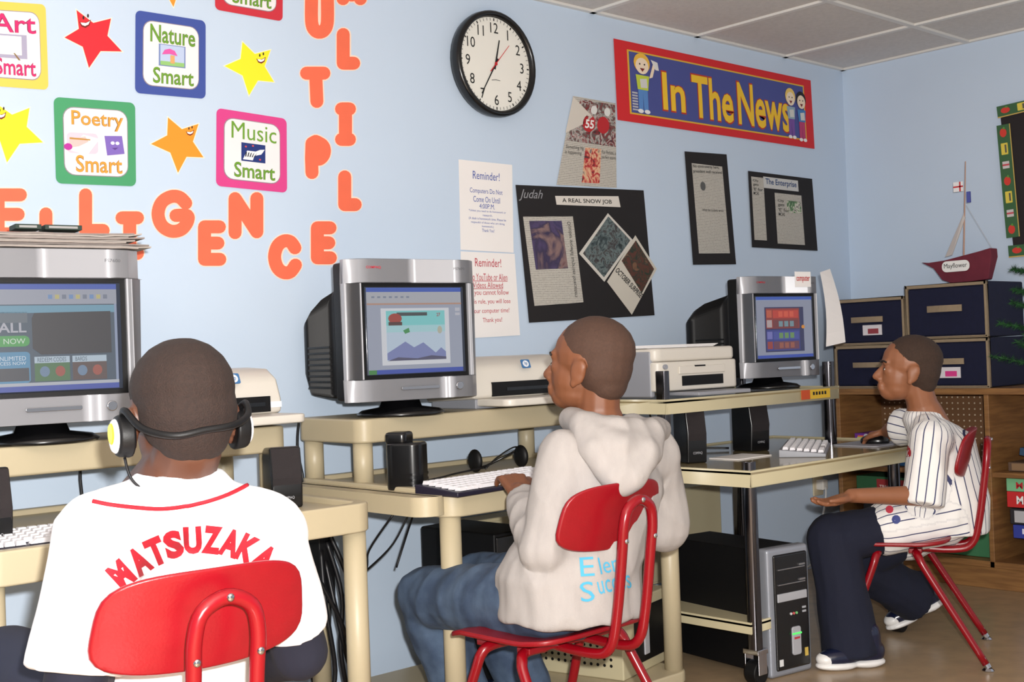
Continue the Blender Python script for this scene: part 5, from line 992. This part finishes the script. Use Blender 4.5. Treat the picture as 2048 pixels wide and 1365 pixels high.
# pinstriped cloth: stripe coordinate stored on the mesh, running down torso and sleeves
pj = mat('pinstripe_jersey', (232, 230, 228), .8, var=.02, bump=.12, bs=700); nt = pj.node_tree; bsd = nt.nodes['Principled BSDF']
at = nt.nodes.new('ShaderNodeAttribute'); at.attribute_name = 'stripe'; fr_ = nt.nodes.new('ShaderNodeMath'); fr_.operation = 'FRACT'; lt_ = nt.nodes.new('ShaderNodeMath'); lt_.operation = 'LESS_THAN'; lt_.inputs[1].default_value = .13
nt.links.new(at.outputs['Fac'], fr_.inputs[0]); nt.links.new(fr_.outputs[0], lt_.inputs[0]); old = bsd.inputs['Base Color'].links[0].from_socket; mx_ = nt.nodes.new('ShaderNodeMix'); mx_.data_type = 'RGBA'; mx_.inputs['B'].default_value = lin((58, 62, 100)); nt.links.new(lt_.outputs[0], mx_.inputs['Factor']); nt.links.new(old, mx_.inputs['A']); nt.links.new(mx_.outputs['Result'], bsd.inputs['Base Color'])
hemL, hemR = hipL.lerp(kL, .5), hipR.lerp(kR, .42)
def stripes(me):
    folds(.005, (9, 9, 4), 21, .0025)(me); a = me.attributes.new('stripe', 'FLOAT', 'POINT'); fwd = V((math.cos(ty), math.sin(ty), 0)); rt = V((math.sin(ty), -math.cos(ty), 0))
    def segd(p, q, r_): t = max(0, min(1, (p-q).dot(r_-q)/(r_-q).length_squared)); return (p-q.lerp(r_, t)).length
    for i, v in enumerate(me.vertices):
        p = v.co; best = None
        for k, (q, r_, rad) in enumerate(((Ls.lerp(Le, .15), Le, .062), (Rs.lerp(Re, .15), Re, .062), (nb, pel, .13), (hipL, hemL, .075), (hipR, hemR, .075))):
            d = segd(p, q, r_)-rad
            if best is None or d < best[0]: best = (d, k, q, r_)
        d, k, q, r_ = best
        ax = (r_-q).normalized(); e1 = (rt-ax*rt.dot(ax)).normalized() if k >= 2 else (fwd-ax*fwd.dot(ax)).normalized(); e2 = ax.cross(e1); w_ = p-q
        an = math.atan2(w_.dot(e2), w_.dot(e1)); a.data[i].value = an*(.125 if k == 2 else .085 if k > 2 else .062)/.027+50
j3 = blob('jersey', [('l', [(pel+V((0, 0, -.075)), .15, .125), (pel+V((0, 0, .03)), .155, .13), (che+V((0, 0, -.02)), .15, .115), (che+V((0, 0, .075)), .14, .095), (nb+V((0, 0, -.025)), .075, .065), (nb+V((0, 0, 0)), .058, .055)], ty), ('c', che+V((0, 0, .05)), Ls, .08, .062), ('c', che+V((0, 0, .05)), Rs, .08, .062), ('c', nb-V((0, 0, .045)), Ls+V((0, 0, .01)), .05, .052), ('c', nb-V((0, 0, .045)), Rs+V((0, 0, .01)), .05, .052),
      ('k', Ls+V((0, 0, .02)), Le.lerp(Le+(Le-Ls), .1)+V((0, 0, -.012)), .056, .066), ('k', Rs+V((0, 0, .02)), Re.lerp(Rs, .1), .056, .062), ('c', hipL, hemL, .086, .084), ('c', hipR, hemR, .084, .082)], .0055, pj, p3, 6, stripes)
nv = mat('navy_trousers', (13, 18, 40), .9, var=.12, bump=.2, bs=400)
blob('trousers', [('c', pel+V((0, 0, -.02)), pel+V((-.02, .05, -.02)), .08, .08), ('c', hipL, kL, .074, .074), ('c', hipR, kR, .073, .073), ('c', kL, kL.lerp(aL, .5), .078, .078), ('k', kL.lerp(aL, .4), aL+V((0, 0, -.02)), .075, .088), ('c', kR, kR.lerp(aR, .5), .076, .075), ('k', kR.lerp(aR, .4), aR.lerp(kR, .06), .074, .08)], .006, nv, p3, 5, folds(.006, (9, 9, 5), 31, .003))
fl0 = onZ(1768, 1330, 0); fl1 = onZ(1632, 1342, 0); shoe(p3, fl0, fl1, .043)
t_ = onZ(1776, 1268, 0); hl = PD(1892, 1203, t_.dot(V((math.cos(YAW), math.sin(YAW), 0)))+.02); shoe(p3, hl, t_+V((0, 0, .004)), .043)
bvh(j3); nvl = mat('jersey_navy_felt', (30, 34, 74), .8)
for st, cx, cy, an in (('S', 1938, 868, -70), ('X', 1930, 838, -65)): sew_text(j3, st, cx, cy, 22, 26, R(an), nvl)
sew_text(j3, 'S', 1806, 905, 26, 34, R(-80), rdl)
for q in ((1779, 1020, 8, (200, 60, 80)), (1792, 1040, 9, (60, 70, 130))): pt = [cast(j3, q[0]+q[2]*math.cos(i*.63), q[1]+q[2]*math.sin(i*.63), .0015) for i in range(10)]; MB().add([p for p in pt if p], [tuple(range(len([p for p in pt if p])))]).build('maker_patch', flat(q[3]), j3, world=True)
